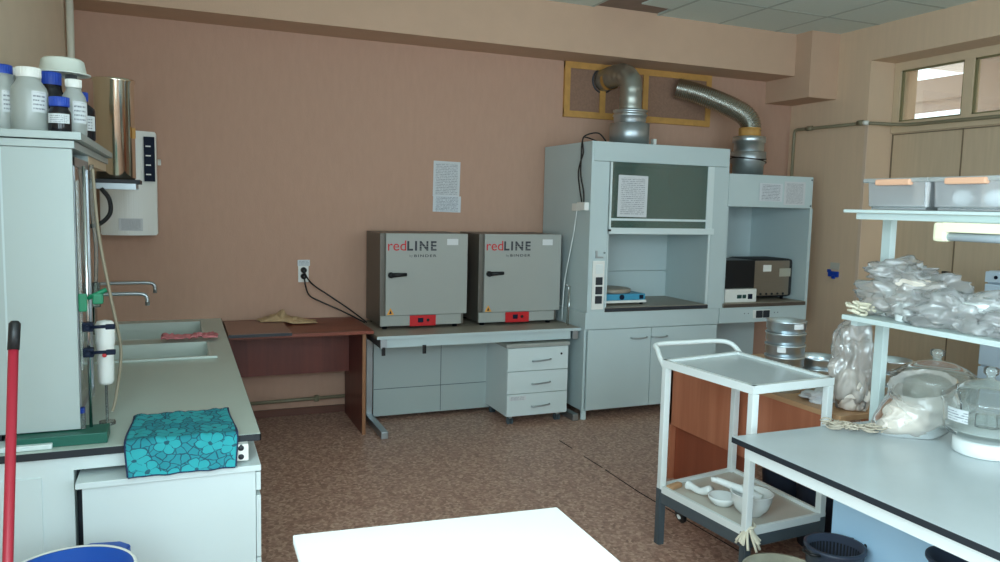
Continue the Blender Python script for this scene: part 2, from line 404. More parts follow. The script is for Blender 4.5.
B(5.665, 5.67, 1.0, 4.88, 2.34, 2.84).build('pane', M_pane, WF)
pj = MB()
for y in (4.895, 4.25, 3.62, 3.05, 2.5): pj.box(5.643, 5.652, y, y+0.008, 0.02, 2.276)
pj.box(5.643, 5.652, 1.0, 4.905, 2.268, 2.276)
S('trim_3', mat('panel_joint', (128, 110, 88), 0.6), pj)
S('trim_4', mat('corner_strip', (216, 190, 168), 0.6), B(XR-0.004, XR+0.006, 4.895, 4.925, 0, 2.34))
# gallery beyond the high window
S('ceiling', mat('gallery_soffit', (206, 186, 172), 0.8, var=0.05), B(6.6, 9.4, 0.0, 7.2, 3.45, 3.6).box(6.6, 6.8, 0, 7.2, 3.15, 3.45))
S('floor', mat('gallery_slab', (214, 206, 196), 0.8), B(5.95, 9.4, 0.0, 7.2, 1.6, 1.7))
S('wall_far', mat('gallery_wall', (210, 190, 176), 0.8), B(9.3, 9.4, 0, 7.2, 1.7, 2.55).box(7.3, 7.4, 5.43, 6.9, 2.80, 3.02).box(7.41, 7.5, 5.43, 7.1, 2.70, 2.86).box(6.0, 6.12, 5.25, 5.45, 1.7, 3.45).box(7.2, 7.3, 2.6, 5.42, 1.7, 3.45))
# wall behind the viewer with two windows
wn = MB()
wn.box(XL-0.2, 5.9, YN-0.2, YN, 0, 1.05).box(XL-0.2, 5.9, YN-0.2, YN, 2.85, 3.4)
wn.box(XL-0.2, -0.25, YN-0.2, YN, 1.05, 2.85).box(1.75, 2.45, YN-0.2, YN, 1.05, 2.85).box(4.45, 5.9, YN-0.2, YN, 1.05, 2.85)
S('wall_front', M_beam, wn)
for i, x in enumerate((-0.25, 2.45)):
    f = MB().box(x, x+2, YN-0.12, YN-0.05, 1.05, 1.12).box(x, x+2, YN-0.12, YN-0.05, 2.78, 2.85).box(x, x+0.07, YN-0.12, YN-0.05, 1.05, 2.85).box(x+1.93, x+2, YN-0.12, YN-0.05, 1.05, 2.85).box(x+0.965, x+1.035, YN-0.12, YN-0.05, 1.05, 2.85)
    S('window_%d' % (i+2), M_white, f)
# suspended ceiling, one cell (over the fume hood) left open
GX0, GY0 = 4.79, 4.855
ct = MB(); gb = MB()
xs = [GX0+0.6*k for k in range(-10, 3)]; ys = [GY0+0.6*k for k in range(-10, 3)]
for i in range(len(xs)-1):
    for j in range(len(ys)-1):
        if abs(xs[i]-2.99) < 0.02 and abs(ys[j]-4.855) < 0.02: continue
        x0, x1, y0, y1 = max(xs[i], XL-0.1), min(xs[i+1], 5.86), max(ys[j], YN-0.1), min(ys[j+1], YB+0.1)
        if x1 > x0 and y1 > y0: ct.box(x0, x1, y0, y1, ZC, ZC+0.02)
for x in xs: gb.box(x-0.012, x+0.012, YN, YB, ZC-0.0025, ZC-0.0005)
for y in ys: gb.box(XL, XR, y-0.012, y+0.012, ZC-0.0026, ZC-0.0005)
S('ceiling', M_tile, ct)
S('trim_5', M_tbar, gb)
S('ceiling', M_void, B(XL-0.2, 5.9, YN-0.2, YB+0.2, 3.4, 3.5))
tag(B(3.0, 3.575, 4.865, 5.435, 3.162, 3.172).build('ceiling_tile', M_void), 'brown ceiling tile pushed up out of the grid above the larger fume hood', 'ceiling tile')  # brown board filling the open grid cell
tag(MB().box(3.30, 3.60, 4.87, 5.22, 3.150, 3.1595, rot=Matrix.Rotation(0.10, 3, 'Z')).build('ceiling_tile', M_tile), 'pale loose ceiling tile shoved half over the opening beside the brown one', 'ceiling tile')
# skirting, low heating pipe
S('baseboard_back', M_baseb, B(XL, XR, YB-0.02, YB, 0, 0.055))
S('baseboard_right', M_baseb, B(XR-0.015, XR, 4.91, YB, 0, 0.055))
hp = MB().tube([(0.2, 5.765, 0.115), (1.3, 5.765, 0.13)], 0.013, 10)
hp.cyl((0.93, 5.765, 0.105), 0.02, 0.04)
tag(hp.build('heating_pipe', M_pipe), 'thin painted pipe running low along the back wall under the wooden desk', 'pipe')
tag(MB().tube([(-0.6, 5.5, 1.9), (-0.6, 5.5, 3.13)], 0.022, 12).build('riser_pipe', M_pipeL), 'pale vertical riser pipe in the left corner of the room', 'pipe')
pr_ = E('gas_pipe', 'thin olive painted pipe bending along the right wall below the high window', 'pipe', (5.3, 5.68, 1.2))
MB().tube([(5.30, 5.69, 0.9)]+[(5.30, 5.69, 2.32), (5.30, 5.68, 2.35), (5.30, 5.65, 2.357)]+[(5.31, 4.87, 2.35), (5.50, 4.80, 2.345), (5.585, 4.72, 2.34), (5.59, 4.6, 2.338), (5.59, 1.2, 2.315)], 0.014, 10).build('pipe_run', M_pipe, pr_)
for y in (5.5, 4.93): MB().tube([(5.30, y-0.03, 2.356), (5.30, y+0.03, 2.356)], 0.022, 10).build('coupling', M_pipe, pr_)
MB().tube([(5.307, 4.86, 2.352), (5.304, 4.905, 2.354)], 0.0195, 10).build('clamp', M_whitep, pr_, 'white pipe clamp')

# ================================================================== BACK WALL THINGS
def grille():
    g = E('vent_panel', 'brown cloth covered vent panel framed in yellow tape under the ceiling beam', 'vent panel', (3.65, 5.79, 2.37))
    f = MB(); x = [2.965, 3.30, 3.72, 4.38]; z0, z1 = 2.365, 2.788; t = 0.026
    f.box(2.965-t, 4.38+t, 5.775, 5.80, z0-t, z0+t).box(2.965-t, 4.38+t, 5.775, 5.80, z1-2*t, z1)
    for q in x: f.box(q-t, q+t, 5.7745, 5.80, z0, z1)
    f.build('tape_frame', M_tape, g)
    for a, b_ in zip(x, x[1:]): B(a+t, b_-t, 5.785, 5.80, z0+t, z1-2*t).build('filter_cloth', M_mesh, g)
grille()
def sheet(name, x0, x1, y, z0, z1, m, label, cat='paper sheet', group=None, rot=0):
    b = MB().box(x0, x1, y, y+0.0015, z0, z1, rot=Matrix.Rotation(rot, 3, 'Y') if rot else None)
    return tag(b.build(name, m), label, cat, group)
sheet('notice_sheet', 1.83, 2.05, 5.797, 1.655, 1.93, M_print, 'taller of two printed sheets taped on the peach back wall, the upper one', rot=R(1))
sheet('notice_sheet', 1.83, 2.06, 5.795, 1.535, 1.662, M_print2, 'short wide printed sheet hanging directly below the taller wall sheet', rot=R(1))
so = E('wall_socket', 'white double wall socket above the wooden desk', 'socket', (0.84, 5.79, 1.02))
B(0.80, 0.875, 5.785, 5.799, 1.00, 1.165, 0.003).build('face_plate', M_whitep, so)
B(0.795, 0.883, 5.780, 5.7845, 1.12, 1.165).build('printed_label', M_label, so)
for z, r_, lb in ((1.090, 0.0, 'upper'), (1.045, 0.0, 'lower')):
    p = E('power_plug', 'black power plug in the %s outlet of the wall socket over the desk' % lb, 'plug', (0.84, 5.775, z))
    MB().lathe([(0, 0), (0.022, 0), (0.022, 0.02), (0.014, 0.045), (0, 0.045)], (0.838, 5.785, z), 20, Matrix.Rotation(R(90), 3, 'X')).build('plug_body', M_black, p)
    if lb == 'upper': c = [(0.838, 5.74, 1.085), (0.85, 5.735, 1.05), (0.90, 5.75, 0.985), (1.02, 5.75, 0.90), (1.16, 5.70, 0.80), (1.27, 5.6, 0.712)]
    else: c = [(0.838, 5.74, 1.04), (0.845, 5.74, 0.98), (0.875, 5.75, 0.905), (0.95, 5.75, 0.86), (1.1, 5.72, 0.79), (1.26, 5.62, 0.708)]
    MB().tube(spline(c), 0.0055, 8).build('cable', M_cord, p)

# boiler
bo = E('water_heater', 'white wall-hung water heater with a navy display strip in the left corner', 'water heater', (-0.3, 5.6, 1.34))
bb = MB(); pol = []
for i in range(13):
    t = i/12; x = -0.47+0.335*t; pol.append((x, 5.60-0.10*math.sin(PI*(0.12+0.76*t))))
pol += [(-0.135, 5.79), (-0.47, 5.79)]
bb.prism(pol, 1.35, 2.02, 0.006); bb.build('casing', M_whitep, bo)
B(-0.205, -0.142, 5.510, 5.56, 1.70, 1.985, 0.002).build('display_strip', M_navy, bo)
for k in range(4): B(-0.195, -0.165, 5.5085, 5.511, 1.74+k*0.06, 1.748+k*0.06).build('display_mark', M_whitep, bo, 'pale display mark')
B(-0.36, -0.22, 5.499, 5.503, 1.38, 1.46).build('data_label', M_print, bo)
MB().cyl((-0.128, 5.64, 1.83), 0.02, 0.02, rot=Matrix.Rotation(R(90), 3, 'Y')).build('side_cap', M_whitep, bo)

# shelf with steel pot
sh = E('wall_shelf', 'dark topped steel bracket shelf on the left wall carrying the steel pot', 'shelf', (-0.4, 5.0, 1.64))
B(XL, -0.205, 4.86, 5.16, 1.672, 1.695, 0.002).build('shelf_board', M_dark, sh)
MB().box(XL, -0.225, 4.855, 4.88, 1.640, 1.672).box(XL, -0.225, 5.14, 5.165, 1.640, 1.672).box(-0.25, -0.225, 4.86, 5.16, 1.645, 1.67).build('bracket', M_steelb, sh)
M_pot = mat('polished_steel', (228, 218, 200), 0.12, metal=1.0, bump=0.05, bscale=4)
po = E('steel_pot', 'tall shiny steel pot on the bracket shelf by the left wall', 'pot', (-0.325, 5.0, 1.695))
MB().lathe([(0, 0), (0.098, 0), (0.105, 0.01), (0.105, 0.54), (0.112, 0.552), (0.112, 0.565), (0.1, 0.565), (0.1, 0.02), (0, 0.02)], (-0.335, 5.0, 1.696), 48).build('pot_body', M_pot, po)
MB().box(-0.245, -0.225, 4.94, 4.96, 1.93, 1.99, 0.004).build('handle', M_tape, po, 'small yellow tag')
tag(MB().tube(spline([(-0.40, 4.85, 1.64), (-0.36, 4.83, 1.58), (-0.36, 4.83, 1.50), (-0.42, 4.83, 1.44), (-0.5, 4.84, 1.43)]), 0.012, 10).build('hose', M_rubber), 'short dark curved hose hanging under the bracket shelf', 'hose')

# ================================================================== LEFT BENCH
lb = E('sink_bench', 'long pale laboratory bench with two inset sinks along the left wall', 'bench', (-0.18, 4.3, 0))
def slab_with_holes(x0, x1, y0, y1, z0, z1, holes):
    b = MB(); ysr = sorted({y0, y1}|{h[2] for h in holes}|{h[3] for h in holes})
    for a, c in zip(ysr, ysr[1:]):
        hh = [h for h in holes if h[2] <= a+1e-6 and h[3] >= c-1e-6]
        x = x0
        for h in sorted(hh): b.box(x, h[0], a, c, z0, z1); x = h[1]
        b.box(x, x1, a, c, z0, z1)
    return b
HO = [(-0.40, 0.135, 5.02, 5.68), (-0.40, 0.150, 4.36, 4.86)]
slab_with_holes(XL+0.002, 0.26, 2.872, YB-0.002, 0.728, 0.75, HO).build('worktop', M_bench, lb)
MB().box(XL+0.004, 0.262, 2.868, 2.872, 0.724, 0.7485).box(0.258, 0.262, 2.868, YB-0.003, 0.724, 0.7485).build('edge_band', M_edge, lb, 'dark edge band')
MB().box(XL+0.004, 0.13, 2.885, 2.91, 0.675, 0.724).box(0.205, 0.235, 3.36, 5.7, 0.08, 0.724).build('apron', M_greyw, lb)
MB().box(XL+0.004, -0.345, 2.885, 4.2, 0.0, 0.675).build('end_cupboard', M_greyw, lb)
MB().box(-0.60, -0.44, 2.879, 2.887, 0.06, 0.66, 0.002).build('access_panel', M_greyw, lb)
MB().box(-0.344, -0.32, 2.95, 4.2, 0.0, 0.70).build('side_panel', M_dark, lb, 'dark filler standing in for the shaded gap')  # added dark board, paints the shade of the gap beside the pedestal
sk = MB()
for h in HO:
    x0, x1, y0, y1 = h; d = 0.56; t = 0.012; x0 += 0.0135; x1 -= 0.0135; y0 += 0.0135; y1 -= 0.0135
    sk.box(x0-t, x1+t, y0-t, y0, d, 0.752).box(x0-t, x1+t, y1, y1+t, d, 0.752).box(x0-t, x0, y0, y1, d, 0.752).box(x1, x1+t, y0, y1, d, 0.752).box(x0, x1, y0, y1, d, d+0.01)
sk.box(-0.41, 0.175, 4.335, 4.36, 0.75, 0.762, 0.003)
sk.build('sink_basin', M_ceram, lb)
for k, (y, xe, z) in enumerate(((4.60, -0.175, 1.072), (5.30, -0.155, 1.060))):
    t = E('swan_neck_tap', ('laboratory tap with a lower thin grey spout over the nearer sink', 'laboratory tap with a longer thin grey spout over the far sink')[k], 'tap', (-0.5, y, 0.75))
    MB().cyl((-0.5, y, 0.75), 0.022, 0.25, 16).cyl((-0.5, y, 1.0), 0.016, 0.06, 16).build('tap_column', M_chrome, t)
    MB().tube(spline([(-0.5, y, z-0.02), (-0.47, y, z), (-0.3, y, z+0.004), (xe-0.03, y, z+0.002), (xe, y, z-0.012), (xe+0.005, y, z-0.045)], 8), 0.0105, 10).cyl((xe+0.005, y, z-0.062), 0.012, 0.02, 14).build('spout', M_steelb, t)
    MB().box(-0.53, -0.47, y-0.045, y-0.02, 0.93, 0.955, 0.006).build('tap_handle', M_green, t, 'green tap handle')
# pink cloth on the ledge between the sinks
def sheet_mesh(fn, nu, nv, thick=0.004):
    t = bmesh.new(); g = [[t.verts.new(fn(i/nu, j/nv)) for j in range(nv+1)] for i in range(nu+1)]
    uv = t.loops.layers.uv.new('UVMap')
    for i in range(nu):
        for j in range(nv):
            f = t.faces.new((g[i][j], g[i+1][j], g[i+1][j+1], g[i][j+1])); f.smooth = True
            for l, (a, b_) in zip(f.loops, ((i, j), (i+1, j), (i+1, j+1), (i, j+1))): l[uv].uv = (a/nu, b_/nv)
    bmesh.ops.recalc_face_normals(t, faces=t.faces[:])
    m = MB(); m.b = t; return m
def solid(o, th, off=1):
    md = o.modifiers.new('solid', 'SOLIDIFY'); md.thickness = th; md.offset = off
    return o
def pinkf(u, v):
    x = -0.11+0.31*u+0.02*noise.noise(Vector((u*3, v*4, 1))); y = 4.875+0.13*v+0.03*noise.noise(Vector((u*5, v*2, 2)))
    z = 0.768+0.034*abs(noise.noise(Vector((u*8, v*5, 3))))
    return Vector((x, y, z))
o = sheet_mesh(pinkf, 40, 14).build('cleaning_cloth', M_pink); solid(o, 0.005); tag(o, 'crumpled pink cloth lying on the ledge between the two sinks', 'cloth')

# turquoise cloth over the bench end
def clothf(u, v):
    x = -0.178+0.350*u
    L = 0.34+0.02+0.10+0.05; s = v*L
    wob = 0.004*math.sin(u*17+v*5)+0.003*math.sin(u*31)
    if s < 0.34: y = 3.205-s; z = 0.757+abs(wob)
    elif s < 0.36:
        y = 2.865-0.012*math.sin((s-0.34)/0.02*PI/2); z = 0.757-(s-0.34)*0.6
    else: y = 2.850-(s-0.36)*0.45+wob; z = 0.745-(s-0.36)*0.55
    x += 0.012*math.sin(v*6+1)*(0.5-u)*2*0.6
    return Vector((x, y, z))
tc_ = E('flowered_cloth', 'turquoise cloth with dark flower pattern draped over the bench end', 'cloth', (-0.01, 3.0, 0.70))
o = sheet_mesh(clothf, 40, 50).build('fabric', M_cloth, tc_); solid(o, 0.006)
hem = MB()
for u in (0, 1): hem.tube([clothf(u, k/50)+Vector((0, 0, 0.003)) for k in range(51)], 0.0045, 8)
hem.tube([clothf(k/30, 0)+Vector((0, 0, 0.003)) for k in range(31)], 0.004, 8).tube([clothf(k/30, 1)+Vector((0, 0, 0.001)) for k in range(31)], 0.004, 8)
hem.build('piping', mat('piping_navy', (36, 50, 84), 0.8), tc_)
ps = E('socket_strip', 'white two-outlet socket block fixed under the bench end beside the flowered cloth', 'socket', (0.2, 2.86, 0.655))
B(0.158, 0.216, 2.835, 2.885, 0.664, 0.725, 0.004).build('housing', M_whitep, ps)
for z in (0.712, 0.680): MB().lathe([(0, 0), (0.010, 0), (0.010, 0.002), (0.013, 0.003)], (0.190, 2.833, z), 20, Matrix.Rotation(R(-90), 3, 'X')).build('outlet', M_dark, ps)

# pedestal under the bench end
pd = E('under_bench_pedestal', 'white drawer pedestal seen from its side under the near end of the sink bench', 'pedestal', (-0.04, 3.0, 0))
MB().box(-0.315, 0.238, 2.825, 3.34, 0.06, 0.630).build('body', M_greyw, pd)
MB().box(-0.333, 0.256, 2.808, 3.345, 0.631, 0.652, 0.002).build('top_board', M_greyw, pd)
for z0, z1 in ((0.07, 0.30), (0.305, 0.535), (0.555, 0.622)):
    d = B(0.240, 0.256, 2.822, 3.335, z0, z1, 0.002).build('drawer', M_greyw, pd)
    B(0.256, 0.268, 2.98, 3.12, z1-0.03, z1-0.018, 0.003).build('handle', M_steelb, d)
for x in (-0.29, 0.20):
    for y in (2.85, 3.29): MB().cyl((x, y, 0), 0.022, 0.06, 16).build('caster', M_black, pd)

# white slab
tag(B(-0.62, -0.408, 2.895, 2.985, 0.751, 0.768, 0.003).build('white_slab', M_greyw), 'thin white slab lying on the bench end under the tall cabinet', 'slab')

# tall bench cabinet + long shelf
cb = E('bench_cabinet', 'tall white glass-door cabinet raised on the left bench, its blank side to the viewer', 'cabinet', (-0.47, 3.2, 0.79))
MB().box(-0.615, -0.330, 2.97, 2.99, 0.792, 1.755, 0.002).box(-0.615, -0.595, 2.99, 3.47, 0.792, 1.755).box(-0.60, -0.330, 3.45, 3.47, 0.792, 1.755).box(-0.60, -0.333, 2.99, 3.45, 0.792, 0.81).build('carcass', M_cab, cb)
MB().box(-0.345, -0.328, 3.0, 3.02, 0.81, 1.73).box(-0.345, -0.328, 3.42, 3.445, 0.81, 1.73).box(-0.345, -0.328, 3.0, 3.44, 0.81, 0.84).box(-0.345, -0.328, 3.0, 3.44, 1.70, 1.73).build('door_frame', M_steelb, cb)
B(-0.340, -0.334, 3.02, 3.42, 0.84, 1.70).build('door_glass', M_glassc, cb)
for z in (1.12, 1.42): B(-0.595, -0.35, 2.99, 3.45, z, z+0.016).build('shelf', M_greyw, cb)
MB().box(-0.60, -0.57, 3.0, 3.03, 0.75, 0.792).box(-0.40, -0.37, 3.3, 3.33, 0.75, 0.792).box(-0.60, -0.57, 3.3, 3.33, 0.75, 0.792).build('foot', M_dark, cb)
B(-0.54, -0.534, 2.9685, 2.971, 0.8, 1.75).build('joint_line', M_grey, cb)
ls = E('over_bench_shelf', 'long pale double-board shelf running back over the cabinet, bottles standing on it', 'shelf', (-0.46, 3.6, 1.755))
B(XL+0.002, -0.322, 2.962, 4.30, 1.756, 1.781, 0.002).build('lower_board', M_cab, ls)
B(XL, -0.300, 2.955, 4.28, 1.785, 1.810, 0.002).build('upper_board', M_cab, ls)
MB().box(XL, -0.33, 3.50, 4.28, 1.72, 1.756).build('rail', M_frame, ls)

# bottles
def bottle(x, y, z, r, h, body, cap, label, name, neck=0.5, capr=0.6, caph=0.14, lab=None, cat='bottle', group='bottles on the shelf over the bench'):
    o = E(name, label, cat, (x, y, z), group)
    hb = h*(1-caph)
    MB().lathe([(0, 0), (r*0.94, 0), (r, 0.006), (r, hb*0.72), (r*0.93, hb*0.80), (r*neck, hb*0.92), (r*neck, hb), (0, hb)], (x, y, z), 32).build('bottle_body', body, o)
    cm = MB().lathe([(0, 0), (r*capr, 0), (r*capr*1.02, 0.003), (r*capr, h*caph), (r*capr*0.93, h*caph+0.003), (0, h*caph+0.003)], (x, y, z+hb-0.004), 32)
    for k in range(24):
        a = 2*PI*k/24; cx, cy = x+r*capr*math.cos(a), y+r*capr*math.sin(a)
        cm.box(cx-0.001, cx+0.001, cy-0.001, cy+0.001, z+hb, z+h-0.002)
    cm.build('cap', cap, o)
    if lab:
        a0, a1, z0, z1 = lab; t = bmesh.new(); n = 12; rows = []
        for k in range(n+1):
            a = R(a0+(a1-a0)*k/n); p = Vector((x+math.cos(a)*(r+0.0012), y+math.sin(a)*(r+0.0012), 0))
            rows.append((t.verts.new(p+Vector((0, 0, z+z0*h))), t.verts.new(p+Vector((0, 0, z+z1*h)))))
        for p, q in zip(rows, rows[1:]): t.faces.new((p[0], q[0], q[1], p[1]))
        m = MB(); m.b = t; m.build('label_sticker', M_label, o)
    return o
ZT = 1.811
bottle(-0.466, 3.09, ZT, 0.056, 0.217, M_hdpe, M_whitep, 'large milky bottle with a wide white cap, frontmost on the shelf', 'reagent_bottle', 0.66, 0.66, 0.14, (-75, -20, 0.3, 0.62))
bottle(-0.375, 3.07, ZT, 0.036, 0.123, M_amber, M_blue, 'short dark bottle with a bright blue cap at the shelf edge', 'reagent_bottle', 0.75, 0.86, 0.24, (-150, -30, 0.26, 0.52))
bottle(-0.342, 3.18, ZT, 0.040, 0.20, M_hdpe, M_whitep, 'slim milky bottle with a white cap behind the short dark one', 'reagent_bottle', 0.62, 0.64, 0.13, (-90, 0, 0.22, 0.6))
bottle(-0.340, 3.42, ZT, 0.045, 0.185, M_amber, M_blue, 'dark bottle with a small blue cap and striped white label nearest the steel pot', 'reagent_bottle', 0.42, 0.45, 0.17, (-150, -20, 0.2, 0.5))
bottle(-0.553, 3.13, ZT, 0.05, 0.225, M_hdpe, M_blue, 'clear bottle with a blue cap, cut by the left picture edge', 'reagent_bottle', 0.7, 0.66, 0.14, (-80, -20, 0.28, 0.6))
bottle(-0.545, 3.36, ZT, 0.055, 0.245, M_hdpe, M_whitep, 'milky bottle with a broad white lid in the back row at the left', 'reagent_bottle', 0.8, 0.9, 0.1)
bottle(-0.500, 3.26, ZT, 0.035, 0.235, M_amber, M_blue, 'dark bottle with a blue cap squeezed between two milky bottles at the left', 'reagent_bottle', 0.5, 0.62, 0.14)
bottle(-0.430, 3.30, ZT, 0.05, 0.235, M_amber, M_blue, 'dark bottle with a large blue cap behind the frontmost milky bottle', 'reagent_bottle', 0.75, 0.72, 0.2)
bottle(-0.365, 3.33, ZT, 0.045, 0.235, M_amber, M_black, 'dark bottle with a tall black cap under the upturned plastic tub', 'reagent_bottle', 0.42, 0.42, 0.2)
# tub upside down on bottles
tb = E('plastic_tub', 'upturned translucent plastic tub resting on top of the black-capped bottle', 'tub', (-0.40, 3.36, 2.06))
MB().lathe([(0, 0.058), (0.062, 0.058), (0.072, 0.05), (0.080, 0.006), (0.094, 0.004), (0.094, 0), (0.077, 0), (0.068, 0.046), (0, 0.052)], (-0.395, 3.36, 2.048), 40).build('tub_body', mat('tub_plastic', (226, 232, 222), 0.4), tb)

# burette stand
M_cg = mat('clamp_green', (22, 120, 84), 0.45)
st = E('burette_stand', 'burette stand with green base, steel rod and dark clamps beside the bench cabinet', 'stand', (-0.36, 2.98, 0.75))
B(-0.54, -0.243, 2.915, 3.035, 0.7505, 0.788, 0.003).build('base_plate', M_green, st)
MB().tube([(-0.300, 3.0, 0.788), (-0.300, 3.0, 1.70)], 0.0055, 12).build('rod', M_chrome, st)
for z in (1.145, 1.055):
    c = MB().box(-0.318, -0.284, 2.985, 3.016, z-0.016, z+0.016, 0.004).tube([(-0.30, 2.99, z), (-0.235, 2.98, z+0.002)], 0.006, 8).cyl((-0.30, 2.985, z), 0.009, 0.022, 14, rot=Matrix.Rotation(R(90), 3, 'X')).box(-0.245, -0.215, 2.972, 2.988, z-0.008, z+0.01, 0.003)
    c.build('clamp', M_navy, st)
MB().box(-0.327, -0.300, 2.985, 3.012, 1.20, 1.262, 0.005).build('clamp', M_cg, st, 'green clamp')
MB().box(-0.284, -0.250, 2.985, 3.012, 1.225, 1.262, 0.006).tube([(-0.30, 3.0, 1.245), (-0.24, 2.995, 1.275)], 0.008, 8).build('clamp', M_cg, st, 'green clamp')
MB().lathe([(0.007, 0), (0.007, 0.62), (0.0085, 0.63)], (-0.322, 3.0, 1.02), 16).lathe([(0.002, 0), (0.007, 0.03)], (-0.322, 3.0, 0.99), 16).build('burette', M_glassc, st)
MB().cyl((-0.325, 2.985, 0.79), 0.010, 0.075, 14).build('stopcock_tube', M_glassc, st)
MB().cyl((-0.325, 2.985, 0.845), 0.010, 0.02, 14).build('blue_stopper', M_blue, st)
fl = E('filter_housing', 'small white cartridge housing with a red mark held behind the stand clamps', 'filter housing', (-0.24, 3.15, 0.88))
MB().lathe([(0, 0), (0.022, 0), (0.027, 0.012), (0.030, 0.14), (0.034, 0.16), (0.034, 0.22), (0.026, 0.235), (0, 0.24)], (-0.262, 3.16, 0.905), 28).build('housing', M_whitep, fl)
MB().cyl((-0.262, 3.127, 1.02), 0.008, 0.008, 12, rot=Matrix.Rotation(R(90), 3, 'X')).build('red_button', M_redp, fl)
MB().cyl((-0.262, 3.16, 0.751), 0.028, 0.012, 20).cyl((-0.262, 3.16, 0.763), 0.005, 0.142, 10).build('foot', M_glassc, fl)
tag(MB().tube(spline([(-0.30, 3.30, 1.70), (-0.285, 3.3, 1.45), (-0.25, 3.32, 1.2), (-0.222, 3.33, 1.0), (-0.24, 3.32, 0.83), (-0.255, 3.3, 0.762)]), 0.006, 10).build('rubber_hose', M_tube), 'thin beige rubber tube hanging slantwise from the over-bench shelf', 'tube')
tag(MB().tube(spline([(-0.315, 3.42, 1.72), (-0.318, 3.44, 1.55), (-0.31, 3.46, 1.4), (-0.318, 3.5, 1.25)]), 0.008, 10).cyl((-0.318, 3.5, 1.15), 0.016, 0.1, 14).build('glass_tube', M_glassc), 'upright glass tube with a wide lower end behind the burette stand', 'tube')
# mop
mo = E('mop_handle', 'red pole with a black grip leaning in front of the left cabinet', 'pole', (-0.38, 2.0, 0))
MB().tube([(-0.374, 1.72, 0.0), (-0.3690, 2.105, 1.235)], 0.0112, 16).build('pole', M_red, mo)
MB().tube([(-0.3690, 2.104, 1.232), (-0.3672, 2.122, 1.292), (-0.367, 2.124, 1.298)], [0.013, 0.013, 0.008], 16).build('grip', M_black, mo)
# blue bin
bn = E('blue_bin', 'round blue plastic bin with a pale rim on the floor at the left', 'bin', (-0.31, 2.38, 0))
MB().lathe([(0, 0), (0.12, 0), (0.165, 0.527), (0.175, 0.532), (0.175, 0.539), (0.160, 0.539), (0.117, 0.01), (0, 0.01)], (-0.305, 2.385, 0), 48).build('bin_body', M_blueb, bn)
MB().lathe([(0.172, 0.536), (0.175, 0.5405), (0.172, 0.544), (0.166, 0.5405)], (-0.305, 2.385, 0), 48).build('rim', M_whitep, bn, 'pale rim')
MB().prism([(-0.31, 2.562), (-0.19, 2.52), (-0.165, 2.50), (-0.155, 2.54), (-0.185, 2.575), (-0.27, 2.59)], 0.50, 0.534, 0.004).build('spout_lip', M_blueb, bn)

# ================================================================== CORNER DESK
dk = E('corner_desk', 'low reddish brown wooden desk in the back corner between the benches', 'desk', (0.75, 5.4, 0))
B(0.275, 1.205, 5.10, 5.78, 0.71, 0.732, 0.002).build('desk_top', M_desk, dk)
B(1.140, 1.162, 5.155, 5.76, 0, 0.709, 0.001).build('side_panel', M_deskv, dk)
B(1.139, 1.163, 5.150, 5.155, 0, 0.709).build('edge_strip', mat('edge_tan', (150, 104, 72), 0.5), dk, 'light edge strip')
B(0.29, 1.139, 5.60, 5.62, 0.355, 0.709).build('modesty_panel', M_deskv, dk)
B(0.285, 0.305, 5.3, 5.60, 0, 0.709).build('side_panel', M_deskv, dk)
bd = tag(B(0.27, 0.655, 5.03, 5.60, 0.733, 0.755, 0.002).build('loose_board', M_board), 'matt brown board with a dark front edge laid over the left of the wooden desk', 'board')
bd2 = B(0.27, 0.6555, 5.028, 5.0315, 0.734, 0.7535).build('edge_band', M_dark, bd)
def ragf(u, v):
    x = 0.50+0.39*u+0.03*noise.noise(Vector((u*3, v*3, 7))); y = 5.48+0.16*v+0.03*noise.noise(Vector((u*4, v, 3)))
    base = 0.759 if x < 0.66 else 0.759-0.02*min(1, (x-0.66)/0.06)
    fold = max(0, 1-abs(u-0.38)*3.2)*0.9+0.35*max(0, 1-abs(u-0.68)*6)+0.25
    z = base+0.055*fold*(0.6+0.8*abs(noise.noise(Vector((u*9, v*4, 2))))+0.5*noise.noise(Vector((u*21, v*7, 4))))*min(1, math.sin(PI*u)*3)*math.sin(PI*v)**0.6
    return Vector((x, y, max(z, base)))
o = sheet_mesh(ragf, 40, 20).build('crumpled_rag', M_tan); solid(o, 0.004); tag(o, 'crumpled tan rag on the wooden desk and its loose board', 'cloth')

# ================================================================== OVEN BENCH + OVENS
ob = E('oven_bench', 'grey steel framed laboratory bench carrying the two ovens', 'bench', (1.98, 5.4, 0))
B(1.215, 2.765, 5.045, 5.78, 0.678, 0.70, 0.003).build('bench_top', M_counter, ob)
B(1.213, 2.767, 5.041, 5.046, 0.679, 0.699).build('edge_band', M_grey, ob)
MB().box(1.25, 2.69, 5.065, 5.10, 0.615, 0.677, 0.002).build('front_rail', M_grey, ob)
for x in (1.24, 2.70):
    MB().box(x, x+0.045, 5.05, 5.72, 0.615, 0.677, 0.002).box(x, x+0.045, 5.47, 5.55, 0.04, 0.63, 0.002).box(x-0.002, x+0.047, 5.00, 5.70, 0.0, 0.05, 0.006).build('leg', M_steelb, ob)
B(1.288, 2.698, 5.452, 5.467, 0.035, 0.613).build('back_panel', M_cab, ob)
jl = MB().box(1.29, 2.696, 5.450, 5.453, 0.235, 0.239).box(1.80, 1.804, 5.450, 5.453, 0.04, 0.61); jl.build('panel_joint', M_slate, ob)
for x in (1.262, 1.55): B(x-0.012, x+0.012, 5.05, 5.064, 0.565, 0.625, 0.002).build('bracket', M_black, ob)
